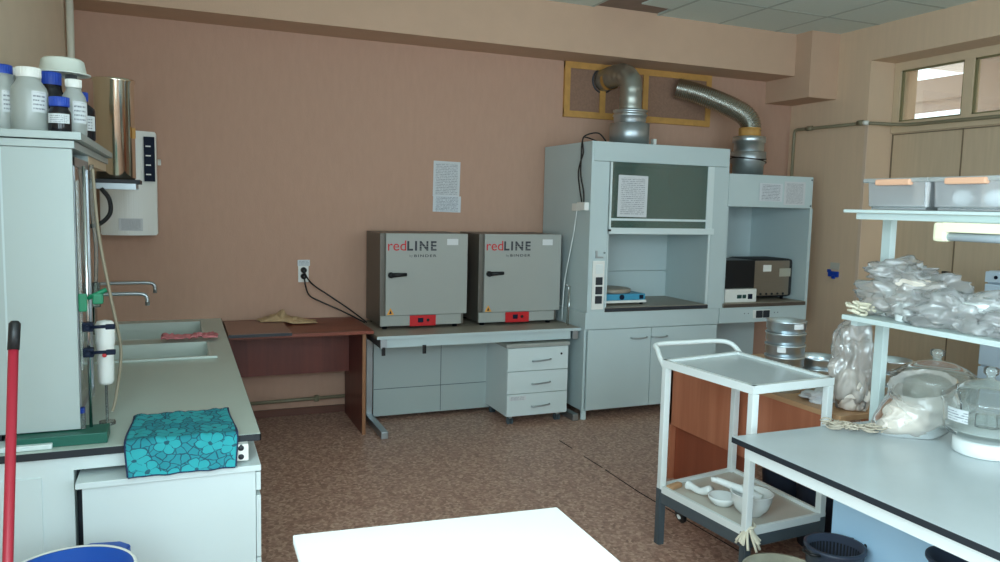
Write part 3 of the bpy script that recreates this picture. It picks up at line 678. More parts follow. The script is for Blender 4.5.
def oven(x0, x1, label):
    ov = E('drying_oven', label, 'oven', ((x0+x1)/2, 5.5, 0.70), 'drying ovens on the grey bench')
    y = 5.30; z0 = 0.722; z1 = 1.385; d = 5.76
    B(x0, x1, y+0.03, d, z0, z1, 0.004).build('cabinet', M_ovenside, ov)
    # door with open bottom strip
    B(x0+0.035, x1+0.015, y, y+0.028, z0+0.078, z1, 0.004).build('door', M_oven, ov)
    B(x0+0.001, x1-0.025, y+0.012, y+0.0295, z0+0.001, z0+0.075, 0.002).build('control_strip', M_oven, ov)
    p = B(x0+0.215, x0+0.41, y+0.006, y+0.013, z0-0.004, z0+0.074, 0.002).build('control_panel', M_redp, ov)
    B(x0+0.275, x0+0.315, y+0.003, y+0.007, z0+0.022, z0+0.055, 0.001).build('display', M_navy, p)
    MB().cyl((x0+0.35, y+0.007, z0+0.038), 0.011, 0.006, 18, rot=Matrix.Rotation(R(90), 3, 'X')).build('knob', M_black, p)
    MB().cyl((x0+0.07, y+0.002, z0+0.368), 0.021, 0.02, 20, rot=Matrix.Rotation(R(90), 3, 'X')).tube([(x0+0.072, y-0.02, z0+0.368), (x0+0.18, y-0.024, z0+0.373)], [0.017, 0.012], 12).build('door_handle', M_black, ov)
    B(x1-0.145, x1-0.06, y-0.0015, y+0.001, z1-0.082, z1-0.038).build('name_sticker', M_paper, ov, 'pale blank sticker')
    t = MB(); tt = bmesh.new(); v = [tt.verts.new(q) for q in ((x0+0.043, y-0.001, z0+0.084), (x0+0.097, y-0.001, z0+0.084), (x0+0.070, y-0.001, z0+0.134))]; tt.faces.new(v); t.b = tt
    wn_ = t.build('warning_sign', M_yellow, ov, 'yellow warning triangle')
    t = MB(); tt = bmesh.new(); v = [tt.verts.new(q) for q in ((x0+0.060, y-0.002, z0+0.091), (x0+0.080, y-0.002, z0+0.091), (x0+0.070, y-0.002, z0+0.117))]; tt.faces.new(v); t.b = tt
    t.build('warning_symbol', M_navy, wn_)
    textfit('red', x0+0.048, x0+0.180, z1-0.122, z1-0.050, y-0.001, M_redp, ov, 0.0)
    textfit('LINE', x0+0.188, x0+0.405, z1-0.122, z1-0.054, y-0.001, M_ink, ov, 0.0028, 1.25)
    st_ = MB()
    for k in range(3): st_.box(x0+0.275, x0+0.408, y-0.0032, y-0.0024, z1-0.112+k*0.0185, z1-0.110+k*0.0185)
    st_.build('letter_stripes', M_oven, ov)
    textfit('by', x0+0.205, x0+0.230, z1-0.172, z1-0.150, y-0.001, M_inkg, ov, 0)
    textfit('BINDER', x0+0.240, x0+0.405, z1-0.168, z1-0.150, y-0.001, M_ink, ov, 0.001, 1.3)
    for x in (x0+0.04, x1-0.06):
        for yy in (y+0.05, d-0.05): MB().cyl((x, yy, 0.7), 0.018, 0.023, 16).build('foot', M_black, ov)
oven(1.30, 1.93, 'grey drying oven with red control panel, the left one of two')
oven(2.045, 2.695, 'grey drying oven with red control panel, next to the big fume hood')
wr = MB().tube([(2.735, 5.22, 0.702), (2.755, 5.24, 0.98), (2.757, 5.24, 1.0), (2.73, 5.24, 1.0)], 0.004, 8).tube([(2.71, 5.15, 0.702), (2.73, 5.17, 1.0)], 0.004, 8)
tag(wr.build('wire_bracket', M_chrome), 'thin shiny wire rod leaning upright between the right oven and the fume hood', 'rod')

# mobile drawer unit
mp_ = E('mobile_drawers', 'light grey three-drawer unit on casters under the oven bench', 'drawer unit', (2.4, 5.25, 0))
B(2.17, 2.655, 5.05, 5.47, 0.068, 0.575).build('body', M_greyw, mp_)
B(2.155, 2.667, 5.022, 5.485, 0.576, 0.602, 0.002).build('top_board', M_oven, mp_)
for k, (z0, z1) in enumerate(((0.402, 0.571), (0.236, 0.397), (0.068, 0.231))):
    d = B(2.17, 2.657, 5.03, 5.048, z0, z1, 0.002).build('drawer', M_greyw, mp_)
    zc = (z0+z1)/2-0.01
    MB().tube(spline([(2.365, 5.028, zc-0.006), (2.375, 5.008, zc-0.004), (2.435, 5.004, zc), (2.50, 5.008, zc+0.004), (2.51, 5.028, zc+0.004)], 6), [0.006]*25, 8).build('handle', M_steelb, d)
    if k == 0: MB().cyl((2.60, 5.031, 0.515), 0.008, 0.004, 12, rot=Matrix.Rotation(R(90), 3, 'X')).build('lock', M_black, d)
    if k == 2: B(2.185, 2.32, 5.0285, 5.0305, 0.185, 0.218).build('sticker', M_label, d, 'white printed sticker')
for x in (2.215, 2.60):
    for y in (5.08, 5.42):
        c = MB().box(x-0.012, x+0.012, y-0.02, y+0.02, 0.045, 0.069, 0.003).build('caster', M_steelb, mp_)
        MB().cyl((x-0.018, y, 0.0265), 0.026, 0.012, 20, rot=Matrix.Rotation(R(90), 3, 'Y')).cyl((x+0.006, y, 0.0265), 0.026, 0.012, 20, rot=Matrix.Rotation(R(90), 3, 'Y')).build('wheel', M_slate, c)

# ================================================================== FUME HOOD 1
fh = E('fume_hood', 'large grey fume hood with a raised glass sash on a two-door base', 'fume hood', (3.39, 5.35, 0))
YF = 4.99
MB().box(2.775, 2.795, 5.012, 5.76, 0.07, 0.69).box(3.955, 3.975, 5.012, 5.76, 0.07, 0.69).box(2.795, 3.955, 5.012, 5.76, 0.07, 0.09).box(2.795, 3.955, 5.74, 5.76, 0.09, 0.69).box(2.795, 3.955, 5.012, 5.74, 0.67, 0.69).build('base_cabinet', M_grey, fh)
for x0, x1, hx in ((2.798, 3.350, 3.17), (3.355, 3.972, 3.325)):
    d = B(x0, x1, YF, 5.010, 0.075, 0.686, 0.0015).build('door', M_grey, fh)
    q = hx if hx < 3.3 else hx+0.03
    MB().tube(spline([(q, YF-0.001, 0.614), (q+0.01, YF-0.02, 0.612), (q+0.07, YF-0.025, 0.610), (q+0.13, YF-0.02, 0.614), (q+0.14, YF-0.001, 0.616)], 6), 0.006, 8).build('handle', M_steelb, d)
for x in (2.785, 3.93):
    for y in (5.02, 5.70): MB().cyl((x+0.015, y+0.01, 0), 0.022, 0.07, 16).build('foot', M_greyw, fh)
B(2.77, 3.985, YF, 5.76, 0.692, 0.817, 0.002).build('apron', M_grey, fh)
B(2.93, 3.868, YF-0.004, 5.60, 0.818, 0.852, 0.004).build('worktop', M_counter, fh)
B(2.93, 3.868, YF-0.0065, YF-0.0035, 0.821, 0.848).build('worktop_edge', M_dark, fh)
up = MB()
up.box(2.78, 2.80, YF+0.0, 5.78, 0.8175, 2.08).box(2.80, 2.93, YF, YF+0.02, 0.8175, 1.935).box(2.91, 2.93, YF+0.02, 5.60, 0.852, 1.935)
up.box(3.99, 4.015, YF, 5.78, 0.8175, 2.08).box(3.868, 3.99, YF, YF+0.02, 0.8175, 1.935).box(3.868, 3.888, YF+0.02, 5.60, 0.852, 1.935)
up.box(2.93, 3.868, 5.60, 5.62, 0.852, 2.06)
up.build('side_walls', M_grey, fh)
MB().box(2.795, 4.01, YF-0.006, 5.78, 1.937, 2.08, 0.006).build('header', M_grey, fh)
MB().box(2.93, 3.868, 5.575, 5.60, 0.852, 1.07).box(2.93, 3.868, 5.575, 5.60, 1.075, 1.55).build('baffle', M_grey, fh)
sa = MB().box(2.938, 3.88, YF-0.022, YF+0.004, 1.405, 1.452, 0.004).box(2.937, 2.952, YF-0.010, YF+0.004, 1.45, 1.935).box(3.808, 3.868, YF-0.010, YF+0.004, 1.45, 1.935).box(2.956, 3.807, YF-0.009, YF-0.0045, 1.505, 1.522)
sa.build('sash_frame', M_greyw, fh)
B(2.955, 3.808, YF-0.004, YF+0.0, 1.452, 1.935).build('sash_glass', M_sash, fh)
MB().box(2.932, 2.940, YF-0.004, YF, 0.855, 1.405).box(3.842, 3.862, YF-0.004, YF+0.01, 0.855, 1.405).build('sash_guide', M_greyw, fh)
B(2.925, 2.945, YF-0.028, YF-0.02, 1.425, 1.44).build('stop_screw', M_black, fh)
sp = B(2.812, 2.912, YF-0.012, YF-0.001, 0.842, 1.205, 0.003).build('socket_panel', M_whitep, fh)
for z in (1.055, 0.985, 0.915): B(2.838, 2.896, YF-0.018, YF-0.011, z-0.029, z+0.029, 0.004).build('socket', M_dark, sp)
B(2.836, 2.898, YF-0.015, YF-0.011, 1.11, 1.18, 0.002).build('switch', M_white, sp)
MB().box(2.835, 2.85, YF-0.006, YF, 1.225, 1.28).box(2.85, 2.90, YF-0.005, YF, 1.225, 1.236).cyl((2.91, YF, 1.265), 0.006, 0.01, 12, rot=Matrix.Rotation(R(90), 3, 'X')).build('valve_plate', M_steelb, fh)
sheet('notice_sheet', 3.006, 3.262, YF-0.0065, 1.533, 1.842, M_print, 'printed sheet taped inside the glass sash of the large fume hood', rot=R(0.5))
# side socket + cables
ss = E('side_socket', 'white surface socket on the left flank of the fume hood', 'socket', (2.76, 5.1, 1.58))
MB().box(2.742, 2.779, 5.01, 5.13, 1.575, 1.635, 0.004).box(2.745, 2.779, 5.135, 5.215, 1.570, 1.625, 0.004).build('socket_box', M_whitep, ss)
for k, c in enumerate(([(2.757, 5.05, 1.63), (2.755, 5.06, 1.72), (2.75, 5.10, 1.84), (2.76, 5.12, 1.97), (2.765, 5.12, 2.08), (2.80, 5.13, 2.13), (2.90, 5.12, 2.15), (2.97, 5.12, 2.09)], [(2.757, 5.08, 1.63), (2.755, 5.12, 1.74), (2.757, 5.15, 1.85), (2.755, 5.12, 1.93), (2.765, 5.10, 2.0), (2.768, 5.12, 2.09), (2.82, 5.17, 2.12), (2.96, 5.2, 2.09)])):
    MB().tube(spline(c), 0.0055, 8).build('cable', M_cord, ss)
MB().tube(spline([(2.765, 5.17, 1.57), (2.755, 5.19, 1.4), (2.745, 5.24, 1.2), (2.735, 5.28, 1.0), (2.735, 5.3, 0.72)]), 0.004, 8).build('cable', M_white, ss, 'thin white cable')
# hot plate inside
hs = E('laboratory_scale', 'blue and white bench scale with a round grey pan inside the large fume hood', 'scale', (3.16, 5.25, 0.852))
B(2.95, 3.37, 5.10, 5.42, 0.868, 0.888, 0.004).build('lower_case', M_whitep, hs)
hb_ = B(2.95, 3.355, 5.095, 5.42, 0.889, 0.938, 0.006).build('upper_case', M_cyan, hs)
MB().cyl((3.14, 5.098, 0.914), 0.02, 0.01, 20, rot=Matrix.Rotation(R(90), 3, 'X')).build('dial', M_navy, hb_)
B(3.30, 3.335, 5.092, 5.097, 0.898, 0.928).build('display', M_navy, hb_)
MB().lathe([(0, 0), (0.155, 0), (0.16, 0.006), (0.16, 0.028), (0.15, 0.032), (0, 0.034)], (3.14, 5.27, 0.939), 40).build('pan', M_counter, hs, 'round dark pan')
for x in (2.98, 3.34):
    for y in (5.13, 5.39): MB().cyl((x, y, 0.852), 0.014, 0.0155, 12).build('foot', M_black, hs)

# ================================================================== FUME HOOD 2
f2 = E('exhaust_cabinet', 'smaller open fronted grey exhaust cabinet right of the big fume hood', 'fume hood', (4.45, 5.35, 0))
MB().box(4.02, 4.885, YF, 5.78, 1.63, 1.89, 0.005).build('header', M_grey, f2)
MB().box(4.02, 4.045, YF+0.02, 5.76, 0.852, 1.63).box(4.895-0.03, 4.895, YF, 5.76, 0.8175, 1.63).box(4.045, 4.865, 5.70, 5.76, 0.852, 1.63).build('side_walls', M_grey, f2)
B(4.02, 4.868, YF-0.008, 5.70, 0.818, 0.852, 0.004).build('worktop', M_counter, f2)
B(4.02, 4.868, YF-0.0105, YF-0.0075, 0.821, 0.848).build('worktop_edge', mat('edge_brown', (84, 74, 66), 0.5), f2)
B(3.992, 4.895, YF, 5.76, 0.692, 0.817, 0.002).build('apron', M_grey, f2)
MB().box(4.02, 4.88, 5.60, 5.62, 0.12, 0.692).build('back_panel', M_grey, f2)
for x in (4.84,): MB().box(x, x+0.03, 5.68, 5.73, 0, 0.692).build('leg', M_grey, f2)
MB().box(4.0, 4.03, 5.68, 5.73, 0, 0.692).build('leg', M_grey, f2)
so2 = B(4.325, 4.50, YF-0.008, YF-0.0005, 0.722, 0.792, 0.003).build('socket_panel', M_whitep, f2)
for x in (4.385, 4.458): B(x-0.033, x+0.033, YF-0.014, YF-0.0078, 0.727, 0.787, 0.005).build('socket', M_dark, so2)
for x in (4.24, 4.28, 4.55, 4.585): MB().cyl((x, YF, 0.765), 0.004, 0.002, 8, rot=Matrix.Rotation(R(90), 3, 'X')).build('screw', M_dark, f2)
for z in (1.865, 1.65): MB().cyl((4.868, YF, z), 0.007, 0.003, 12, rot=Matrix.Rotation(R(90), 3, 'X')).build('screw', M_dark, f2)
sheet('notice_sheet', 4.325, 4.56, YF-0.003, 1.68, 1.825, M_print2, 'shorter printed sheet on the header of the smaller exhaust cabinet')
sheet('notice_sheet', 4.578, 4.80, YF-0.003, 1.655, 1.845, M_print, 'taller right-hand printed sheet on the header of the smaller exhaust cabinet')
# devices inside
an = E('laboratory_analyser', 'white based bench instrument with a black screen in the small exhaust cabinet', 'laboratory device', (4.26, 5.2, 0.852))
B(4.07, 4.39, 5.03, 5.38, 0.853, 0.962, 0.006).build('base_case', M_whitep, an)
B(4.07, 4.385, 5.06, 5.36, 0.965, 1.195, 0.005).build('black_hood', M_black, an, 'black hood')
MB().box(4.19, 4.235, 5.026, 5.031, 0.885, 0.915, 0.001).box(4.245, 4.28, 5.026, 5.031, 0.885, 0.915, 0.001).build('buttons', mat('dark_green', (30, 70, 66), 0.5), an)
B(4.30, 4.345, 5.026, 5.031, 0.878, 0.92, 0.002).build('display', M_navy, an)
mw = E('steel_cabinet_device', 'brushed steel box instrument with rounded dark corners in the small exhaust cabinet', 'laboratory device', (4.62, 5.25, 0.852))
B(4.41, 4.845, 5.12, 5.45, 0.876, 1.20, 0.03).build('shell', M_rubber, mw)
B(4.415, 4.80, 5.112, 5.128, 0.89, 1.185, 0.006).build('front_panel', mat('brushed_bronze', (150, 138, 124), 0.35, metal=0.6, var=0.05, stretch=(1, 1, 20)), mw)
B(4.515, 4.60, 5.108, 5.1125, 1.095, 1.15, 0.001).build('label_plate', M_whitep, mw, 'white label')
B(4.69, 4.81, 5.108, 5.1125, 1.05, 1.12, 0.001).build('label_plate', mat('faded_plate', (172, 168, 152), 0.5), mw)
for k in range(5): MB().cyl((4.50+0.06*k, 5.113, 0.905), 0.01, 0.006, 12, rot=Matrix.Rotation(R(90), 3, 'X')).build('button', M_black, mw)
for x in (4.50, 4.79):
    for y in (5.18, 5.4): MB().cyl((x, y, 0.852), 0.015, 0.025, 12).build('foot', M_black, mw)

# ================================================================== DUCTS
def collar(mb, x, y, z, prof): mb.lathe(prof, (x, y, z), 48)
d1 = E('exhaust_duct', 'silver flexible duct elbow rising from the big fume hood into the vent panel', 'duct', (3.34, 5.40, 2.08))
MB().lathe([(0, 0), (0.158, 0), (0.158, 0.185), (0.15, 0.19), (0, 0.19)], (3.34, 5.40, 2.08), 48).build('fan_housing', M_steelb, d1)
MB().lathe([(0.118, 0), (0.128, 0.02), (0.128, 0.05), (0.136, 0.056), (0.136, 0.068), (0.128, 0.074), (0.128, 0.088), (0.136, 0.092), (0.136, 0.104), (0.10, 0.112), (0, 0.112)], (3.34, 5.40, 2.27), 48).build('collar', M_steel, d1)
def flex(points, r, amp, pitch, n=30):
    P = spline(points, n); out = [P[0]]; L = [0.0]
    for a, b_ in zip(P, P[1:]): L.append(L[-1]+(b_-a).length)
    tot = L[-1]; m = int(tot/pitch*6); Q = []; k = 0; rr = []
    for i in range(m+1):
        s = tot*i/m
        while k < len(L)-2 and L[k+1] < s: k += 1
        t = (s-L[k])/max(1e-9, L[k+1]-L[k]); Q.append(P[k].lerp(P[k+1], t)); rr.append(r+amp*math.sin(2*PI*s/pitch))
    return MB().tube(Q, rr, 32)
flex([(3.34, 5.40, 2.38), (3.34, 5.40, 2.50), (3.345, 5.42, 2.60), (3.335, 5.50, 2.665), (3.32, 5.62, 2.675), (3.30, 5.79, 2.655)], 0.088, 0.0016, 0.07).build('flexible_hose', M_duct, d1)
MB().lathe([(0.092, 0), (0.104, 0), (0.104, 0.012), (0.092, 0.012)], (3.30, 5.788, 2.655), 40, Matrix.Rotation(R(90), 3, 'X')).build('end_ring', M_dark, d1, 'dark ring')
MB().lathe([(0.091, 0), (0.0915, 0.03), (0.091, 0.06)], (3.315, 5.72, 2.663), 40, Matrix.Rotation(R(90), 3, 'X')).build('tape_wrap', M_tape, d1, 'yellow tape')
B(3.545, 3.575, 5.36, 5.40, 2.08, 2.16, 0.004).build('terminal_box', M_whitep, d1)
d2_ = E('exhaust_duct', 'long bent ribbed foil duct from the smaller exhaust cabinet up to the vent panel', 'duct', (4.53, 5.40, 1.90))
MB().lathe([(0, 0), (0.128, 0), (0.128, 0.09), (0.145, 0.115), (0.145, 0.20), (0.138, 0.205), (0, 0.205)], (4.54, 5.40, 1.90), 48).build('fan_housing', M_steelb, d2_)
MB().lathe([(0.115, 0), (0.125, 0.015), (0.125, 0.075), (0.138, 0.082), (0.138, 0.125), (0.130, 0.132), (0.08, 0.14), (0, 0.14)], (4.54, 5.40, 2.10), 48).build('collar', M_steel, d2_)
MB().tube([(4.54+0.147*math.cos(a), 5.40+0.147*math.sin(a), 2.03-0.02*math.cos(a)) for a in [2*PI*k/30 for k in range(31)]], 0.005, 8).tube([(4.54+0.147*math.cos(a), 5.40+0.147*math.sin(a), 2.055+0.02*math.sin(a)) for a in [2*PI*k/30 for k in range(31)]], 0.005, 8).build('cable', M_cord, d2_, 'black cable wound around the collar')
MB().lathe([(0.088, 0), (0.092, 0.002), (0.092, 0.07), (0.088, 0.072)], (4.54, 5.40, 2.235), 36).build('tape_wrap', M_tape, d2_, 'yellow tape')
flex([(4.54, 5.40, 2.23), (4.545, 5.40, 2.33), (4.50, 5.42, 2.41), (4.40, 5.47, 2.475), (4.25, 5.56, 2.55), (4.12, 5.66, 2.61), (4.01, 5.735, 2.645)], 0.086, 0.0028, 0.018).build('flexible_hose', M_foil, d2_)

# ================================================================== TROLLEY
tr = E('serving_trolley', 'white two-tier trolley with a tubular push handle and open tray below', 'trolley', (2.36, 2.78, 0))
A = (2.09, 3.01); Bq = (2.138, 2.436); Cq = (2.60, 2.465); Dq = (2.60, 3.09)     # back-left, front-left, front-right, back-right
def quadframe(z0, z1, t, top):
    m = MB(); q = [A, Bq, Cq, Dq]
    for i in range(4):
        p, r_ = Vector(q[i]+(0,)), Vector(q[(i+1) % 4]+(0,)); d = (r_-p).normalized(); n = Vector((-d.y, d.x, 0))
        if (Vector((2.36, 2.76, 0))-p).dot(n) < 0: n = -n
        pts = [p, r_, r_+n*t, p+n*t]; m.prism([(a.x, a.y) for a in pts], z0, z1)
    return m
def inset(t):
    c = Vector((2.365, 2.755)); return [tuple(c+(Vector(p)-c)*(1-t)) for p in (A, Bq, Cq, Dq)]
quadframe(0.858, 0.893, 0.022, 0).build('top_frame', M_white, tr)
MB().prism(inset(0.02), 0.862, 0.882).build('top_tray', M_tabler, tr)
quadframe(0.257, 0.290, 0.016, 0).build('lower_frame', M_white, tr)
MB().prism(inset(0.02), 0.260, 0.274).build('lower_tray', mat('tray_beige', (200, 194, 182), 0.35, var=0.05, scale=9), tr)
quadframe(0.206, 0.2565, 0.012, 0).build('dark_rail', M_slate, tr, 'dark steel rail under the lower tray')
for (x, y), lo in ((A, 1), (Bq, 1), (Cq, 1), (Dq, 1)):
    cx = x+(0.015 if x < 2.4 else -0.017); cy = y+(0.015 if y < 2.7 else -0.017)
    lg = B(cx-0.016, cx+0.016, cy-0.016, cy+0.016, 0.272, 0.857, 0.004).build('leg', M_white, tr)
    MB().box(cx-0.014, cx+0.014, cy-0.018, cy-0.012, 0.0, 0.272).box(cx-0.018, cx-0.012, cy-0.0119, cy+0.016, 0.0, 0.272).build('leg_extension', M_slate, lg, 'dark steel leg extension')
MB().tube(spline([(2.115, 2.995, 0.80), (2.112, 3.02, 0.85), (2.115, 3.06, 0.885), (2.13, 3.11, 0.918), (2.16, 3.155, 0.936), (2.35, 3.165, 0.936), (2.52, 3.16, 0.936), (2.585, 3.135, 0.925), (2.605, 3.09, 0.89), (2.60, 3.06, 0.86)], 8), 0.012, 12).build('push_handle', M_white, tr)
for (x, y) in ((2.155, 2.90), (2.55, 2.90)):
    c = B(x-0.015, x+0.015, y-0.02, y+0.02, 0.19, 0.205).build('caster', M_dark, tr)
    MB().lathe([(0.012, -0.01), (0.032, -0.01), (0.035, -0.006), (0.035, 0.006), (0.032, 0.01), (0.012, 0.01)], (x, y, 0.165), 24, Matrix.Rotation(R(70), 3, 'Y')).build('tyre', M_black, c)
    MB().cyl((x-0.012, y, 0.165), 0.014, 0.024, 16, rot=Matrix.Rotation(R(90), 3, 'Y')).build('hub', M_whitep, c)
random.seed(4)
kn = MB()
for k in range(16):
    a = random.uniform(0, 6.28); p = Vector((2.158+0.02*math.cos(a), 2.443+0.02*math.sin(a), 0.274))
    q = p+Vector((0.03*math.cos(a+0.4), 0.03*math.sin(a+0.4), -0.03-random.random()*0.045))
    kn.tube(spline([Vector((2.165, 2.45, 0.312)), p, q], 6), 0.006, 6)
kn.tube([(2.168+0.024*math.cos(k/3), 2.453+0.024*math.sin(k/3), 0.272+0.0016*k) for k in range(30)], 0.005, 6)
kn.build('knotted_rag', M_rope, tr, 'cream rag knotted round the front leg')
# things on lower tray
mr = E('mortar', 'white porcelain mortar bowl on the lower tray of the trolley', 'mortar', (2.30, 2.60, 0.274))
MB().lathe([(0, 0), (0.045, 0), (0.05, 0.008), (0.072, 0.03), (0.085, 0.065), (0.090, 0.095), (0.094, 0.10), (0.085, 0.10), (0.078, 0.065), (0.06, 0.03), (0, 0.016)], (2.30, 2.595, 0.274), 48).build('mortar_bowl', M_porc, mr)
pe = MB().tube(spline([(2.335, 2.575, 0.344), (2.30, 2.62, 0.364), (2.25, 2.69, 0.380), (2.215, 2.735, 0.390)], 8), [0.021-0.0003*k for k in range(25)], 16).lathe([(0, 0), (0.017, 0.003), (0.017, 0.02), (0, 0.022)], (2.21, 2.738, 0.380), 20)
tag(pe.build('pestle', M_porc), 'white porcelain pestle leaning in the mortar bowl', 'pestle')
tag(MB().lathe([(0, 0), (0.03, 0), (0.045, 0.01), (0.062, 0.03), (0.066, 0.045), (0.060, 0.045), (0.04, 0.014), (0, 0.008)], (2.245, 2.72, 0.274), 40).build('porcelain_dish', M_porc), 'small white porcelain dish behind the mortar, under the pestle', 'dish')
sc_ = E('scoop_handle', 'white plastic scoop with a hole in its handle lying behind the porcelain dish', 'scoop', (2.21, 2.87, 0.275))
MB().tube(spline([(2.205, 2.925, 0.302), (2.21, 2.90, 0.300), (2.225, 2.85, 0.294), (2.245, 2.80, 0.317)], 8), [0.019, 0.021, 0.022, 0.022, 0.021, 0.020, 0.019, 0.018, 0.017, 0.016, 0.016, 0.016, 0.016, 0.016, 0.016, 0.016, 0.016, 0.017, 0.018, 0.019, 0.02, 0.021, 0.021, 0.02, 0.018], 16).build('scoop_body', M_porc, sc_)
MB().cyl((2.1995, 2.926, 0.305), 0.008, 0.006, 16, rot=Matrix.Rotation(R(80), 3, 'X')).build('hole', M_dark, sc_, 'dark hole')
br = E('hand_brush', 'flat wooden hand brush at the far left end of the lower trolley tray', 'brush', (2.18, 2.95, 0.274))
B(2.11, 2.20, 2.945, 2.975, 0.2755, 0.300, 0.008, rot=Matrix.Rotation(R(18), 3, 'Z')).build('brush_back', M_woodh, br)

# ================================================================== WOODEN DESK BEHIND
wd = E('veneer_desk', 'orange brown veneered desk with a high front panel behind the trolley', 'desk', (3.0, 3.1, 0))
B(2.655, 3.35, 2.47, 3.76, 0.69, 0.714, 0.002).build('desk_top', M_woodh, wd)
B(2.668, 2.685, 2.48, 3.745, 0.33, 0.689, 0.001).build('front_panel', M_wood, wd)
B(2.70, 2.715, 3.10, 3.72, 0.0, 0.689).build('lower_panel', wood('veneer_dark', (142, 72, 50), (160, 86, 60), 2.0, (7, 7, 0.5)), wd)
B(2.668, 3.33, 3.725, 3.745, 0.0, 0.689).build('side_panel', M_wood, wd)
B(2.80, 3.33, 2.475, 2.49, 0.0, 0.689).build('side_panel', M_wood, wd)
for k, (x, y) in enumerate(((2.875, 3.0), (2.84, 2.72))):
    o = E('dark_bucket', ('dark grey plastic bucket under the veneered desk, the farther one', 'dark grey plastic bucket under the veneered desk, nearer the table end')[k], 'bucket', (x, y, 0), 'dark buckets under the desk')
    MB().lathe([(0, 0), (0.10, 0), (0.122, 0.32), (0.130, 0.325), (0.130, 0.335), (0.118, 0.335), (0.096, 0.01), (0, 0.01)], (x, y, 0), 40).build('bucket_body', M_grille, o)
    MB().tube([(x-0.131*math.cos(a), y-0.131*math.sin(a)*0.3-0.10*math.sin(a), 0.32-0.02*math.sin(a)) for a in [PI*k/16 for k in range(17)]], 0.003, 6).build('handle', M_steelb, o)
# sieves (drums)
def sieve(x, y, z, r, h, label, grp, sticker=False, sa_=None):
    o = E('test_sieve', label, 'sieve', (x, y, z), grp)
    MB().lathe([(r-0.006, 0), (r-0.004, 0.004), (r-0.004, h*0.22), (r, h*0.27), (r, h-0.01), (r+0.004, h-0.008), (r+0.004, h-0.001), (r-0.003, h-0.001), (r-0.008, h*0.3), (r-0.008, 0.0)], (x, y, z), 48).build('sieve_ring', M_steel, o)
    MB().lathe([(0, h*0.3), (r-0.008, h*0.3)], (x, y, z), 40).build('mesh_disc', M_steelb, o)
    if sticker:
        a0, a1 = sa_; t = bmesh.new(); rows = []
        for k in range(9):
            a = R(a0+(a1-a0)*k/8); p = Vector((x+(r+0.0012)*math.cos(a), y+(r+0.0012)*math.sin(a), z))
            rows.append((t.verts.new(p+Vector((0, 0, h*0.4))), t.verts.new(p+Vector((0, 0, h*0.85)))))
        for p, q in zip(rows, rows[1:]): t.faces.new((p[0], q[0], q[1], p[1]))
        m = MB(); m.b = t; m.build('sticker', M_paper, o, 'white sticker')
names = ['bottom ring of the tall stack of steel sieves on the veneered desk', 'second ring from the bottom of the tall stack of steel sieves', 'third steel sieve of the tall stack, just above the trolley top', 'steel sieve with a white sticker, fourth from the bottom of the tall stack', 'steel sieve fifth from the bottom of the tall stack, below the sticker pair', 'topmost steel sieve of the tall stack, with a paper sticker']
names[4] = 'steel sieve directly under the topmost one of the tall stack'
for k in range(6): sieve(2.775, 2.955, 0.715+k*0.0585, 0.093, 0.0585, names[k], 'tall stack of sieves', k in (3, 5), (205, 230) if k == 3 else (250, 285))
n2 = ['bottom steel sieve of the short stack beside the plastic bag', 'middle steel sieve of the short stack beside the plastic bag', 'top steel sieve of the short stack beside the plastic bag']
for k in range(3): sieve(3.005, 2.955, 0.715+k*0.052, 0.103, 0.052, n2[k], 'short stack of sieves')
n3 = ['lower greenish steel sieve right behind the rack post', 'middle greenish steel sieve right behind the rack post', 'upper greenish steel sieve right behind the rack post']
for k in range(3): sieve(3.21, 2.70, 0.715+k*0.06, 0.09, 0.06, n3[k], 'sieves behind the rack post')
random.seed(9)
def crumple(c, rad, seed, amp=0.25, sub=5, fq=3.0, floor_=None, shape=None):
    t = bmesh.new(); bmesh.ops.create_icosphere(t, subdivisions=sub, radius=1)
    s = Vector((seed*3.1, seed*1.7, seed*0.9))
    def ridge(p, f): return 1-2*abs(noise.noise(p*f+s*f*0.1))
    for v in t.verts:
        p = v.co.copy(); w_ = p+0.35*noise.noise_vector(p*1.3+s)
        d = 0.86+amp*(0.55*noise.noise(w_*fq*0.5+s)+0.26*(ridge(w_, fq*0.55)-0.5)+0.13*(ridge(w_*1.0, fq*1.2)-0.5)+0.035*(ridge(w_, fq*2.6)-0.5))
        q = p*d
        if shape: q = shape(q, p)
        v.co = Vector((c[0]+q.x*rad[0], c[1]+q.y*rad[1], c[2]+q.z*rad[2]))
        if floor_ is not None and v.co.z < floor_: v.co.z = floor_+0.0006*abs(noise.noise(p*9))
    for k, f in enumerate(t.faces): f.smooth = True
    m = MB(); m.b = t; return m
tag(crumple((2.775, 2.715, 0.735), (0.075, 0.07, 0.035), 3, 1.0, 4, 3.6, 0.7145).build('crumpled_paper', M_paper), 'scrap of crumpled white paper on the desk edge in front of the sieves', 'paper')

# ================================================================== RIGHT TABLE
rt = E('work_table', 'long grey-topped work table with a black edge and white frame at the right', 'table', (2.7, 1.7, 0))
B(1.915, 3.255, 0.546, 2.284, 0.7486, 0.7502).build('table_top', M_tabler, rt)
MB().box(1.914, 3.256, 0.545, 2.285, 0.7275, 0.7485).build('edge_band', M_edge, rt, 'black edge band')
MB().box(1.945, 1.975, 0.6, 2.245, 0.675, 0.727).box(1.9755, 3.20, 2.215, 2.244, 0.6765, 0.727).box(1.9755, 3.20, 0.6, 0.63, 0.676, 0.727).build('frame_rail', M_white, rt)
for x, y in ((3.17, 2.2), (3.17, 0.65), (2.1, 0.65)): B(x-0.02, x+0.02, y-0.02, y+0.02, 0, 0.675, 0.003).build('leg', M_white, rt)
ubc = E('under_table_cabinet', 'plain pale blue cabinet block standing under the work table', 'cabinet', (2.75, 1.5, 0))
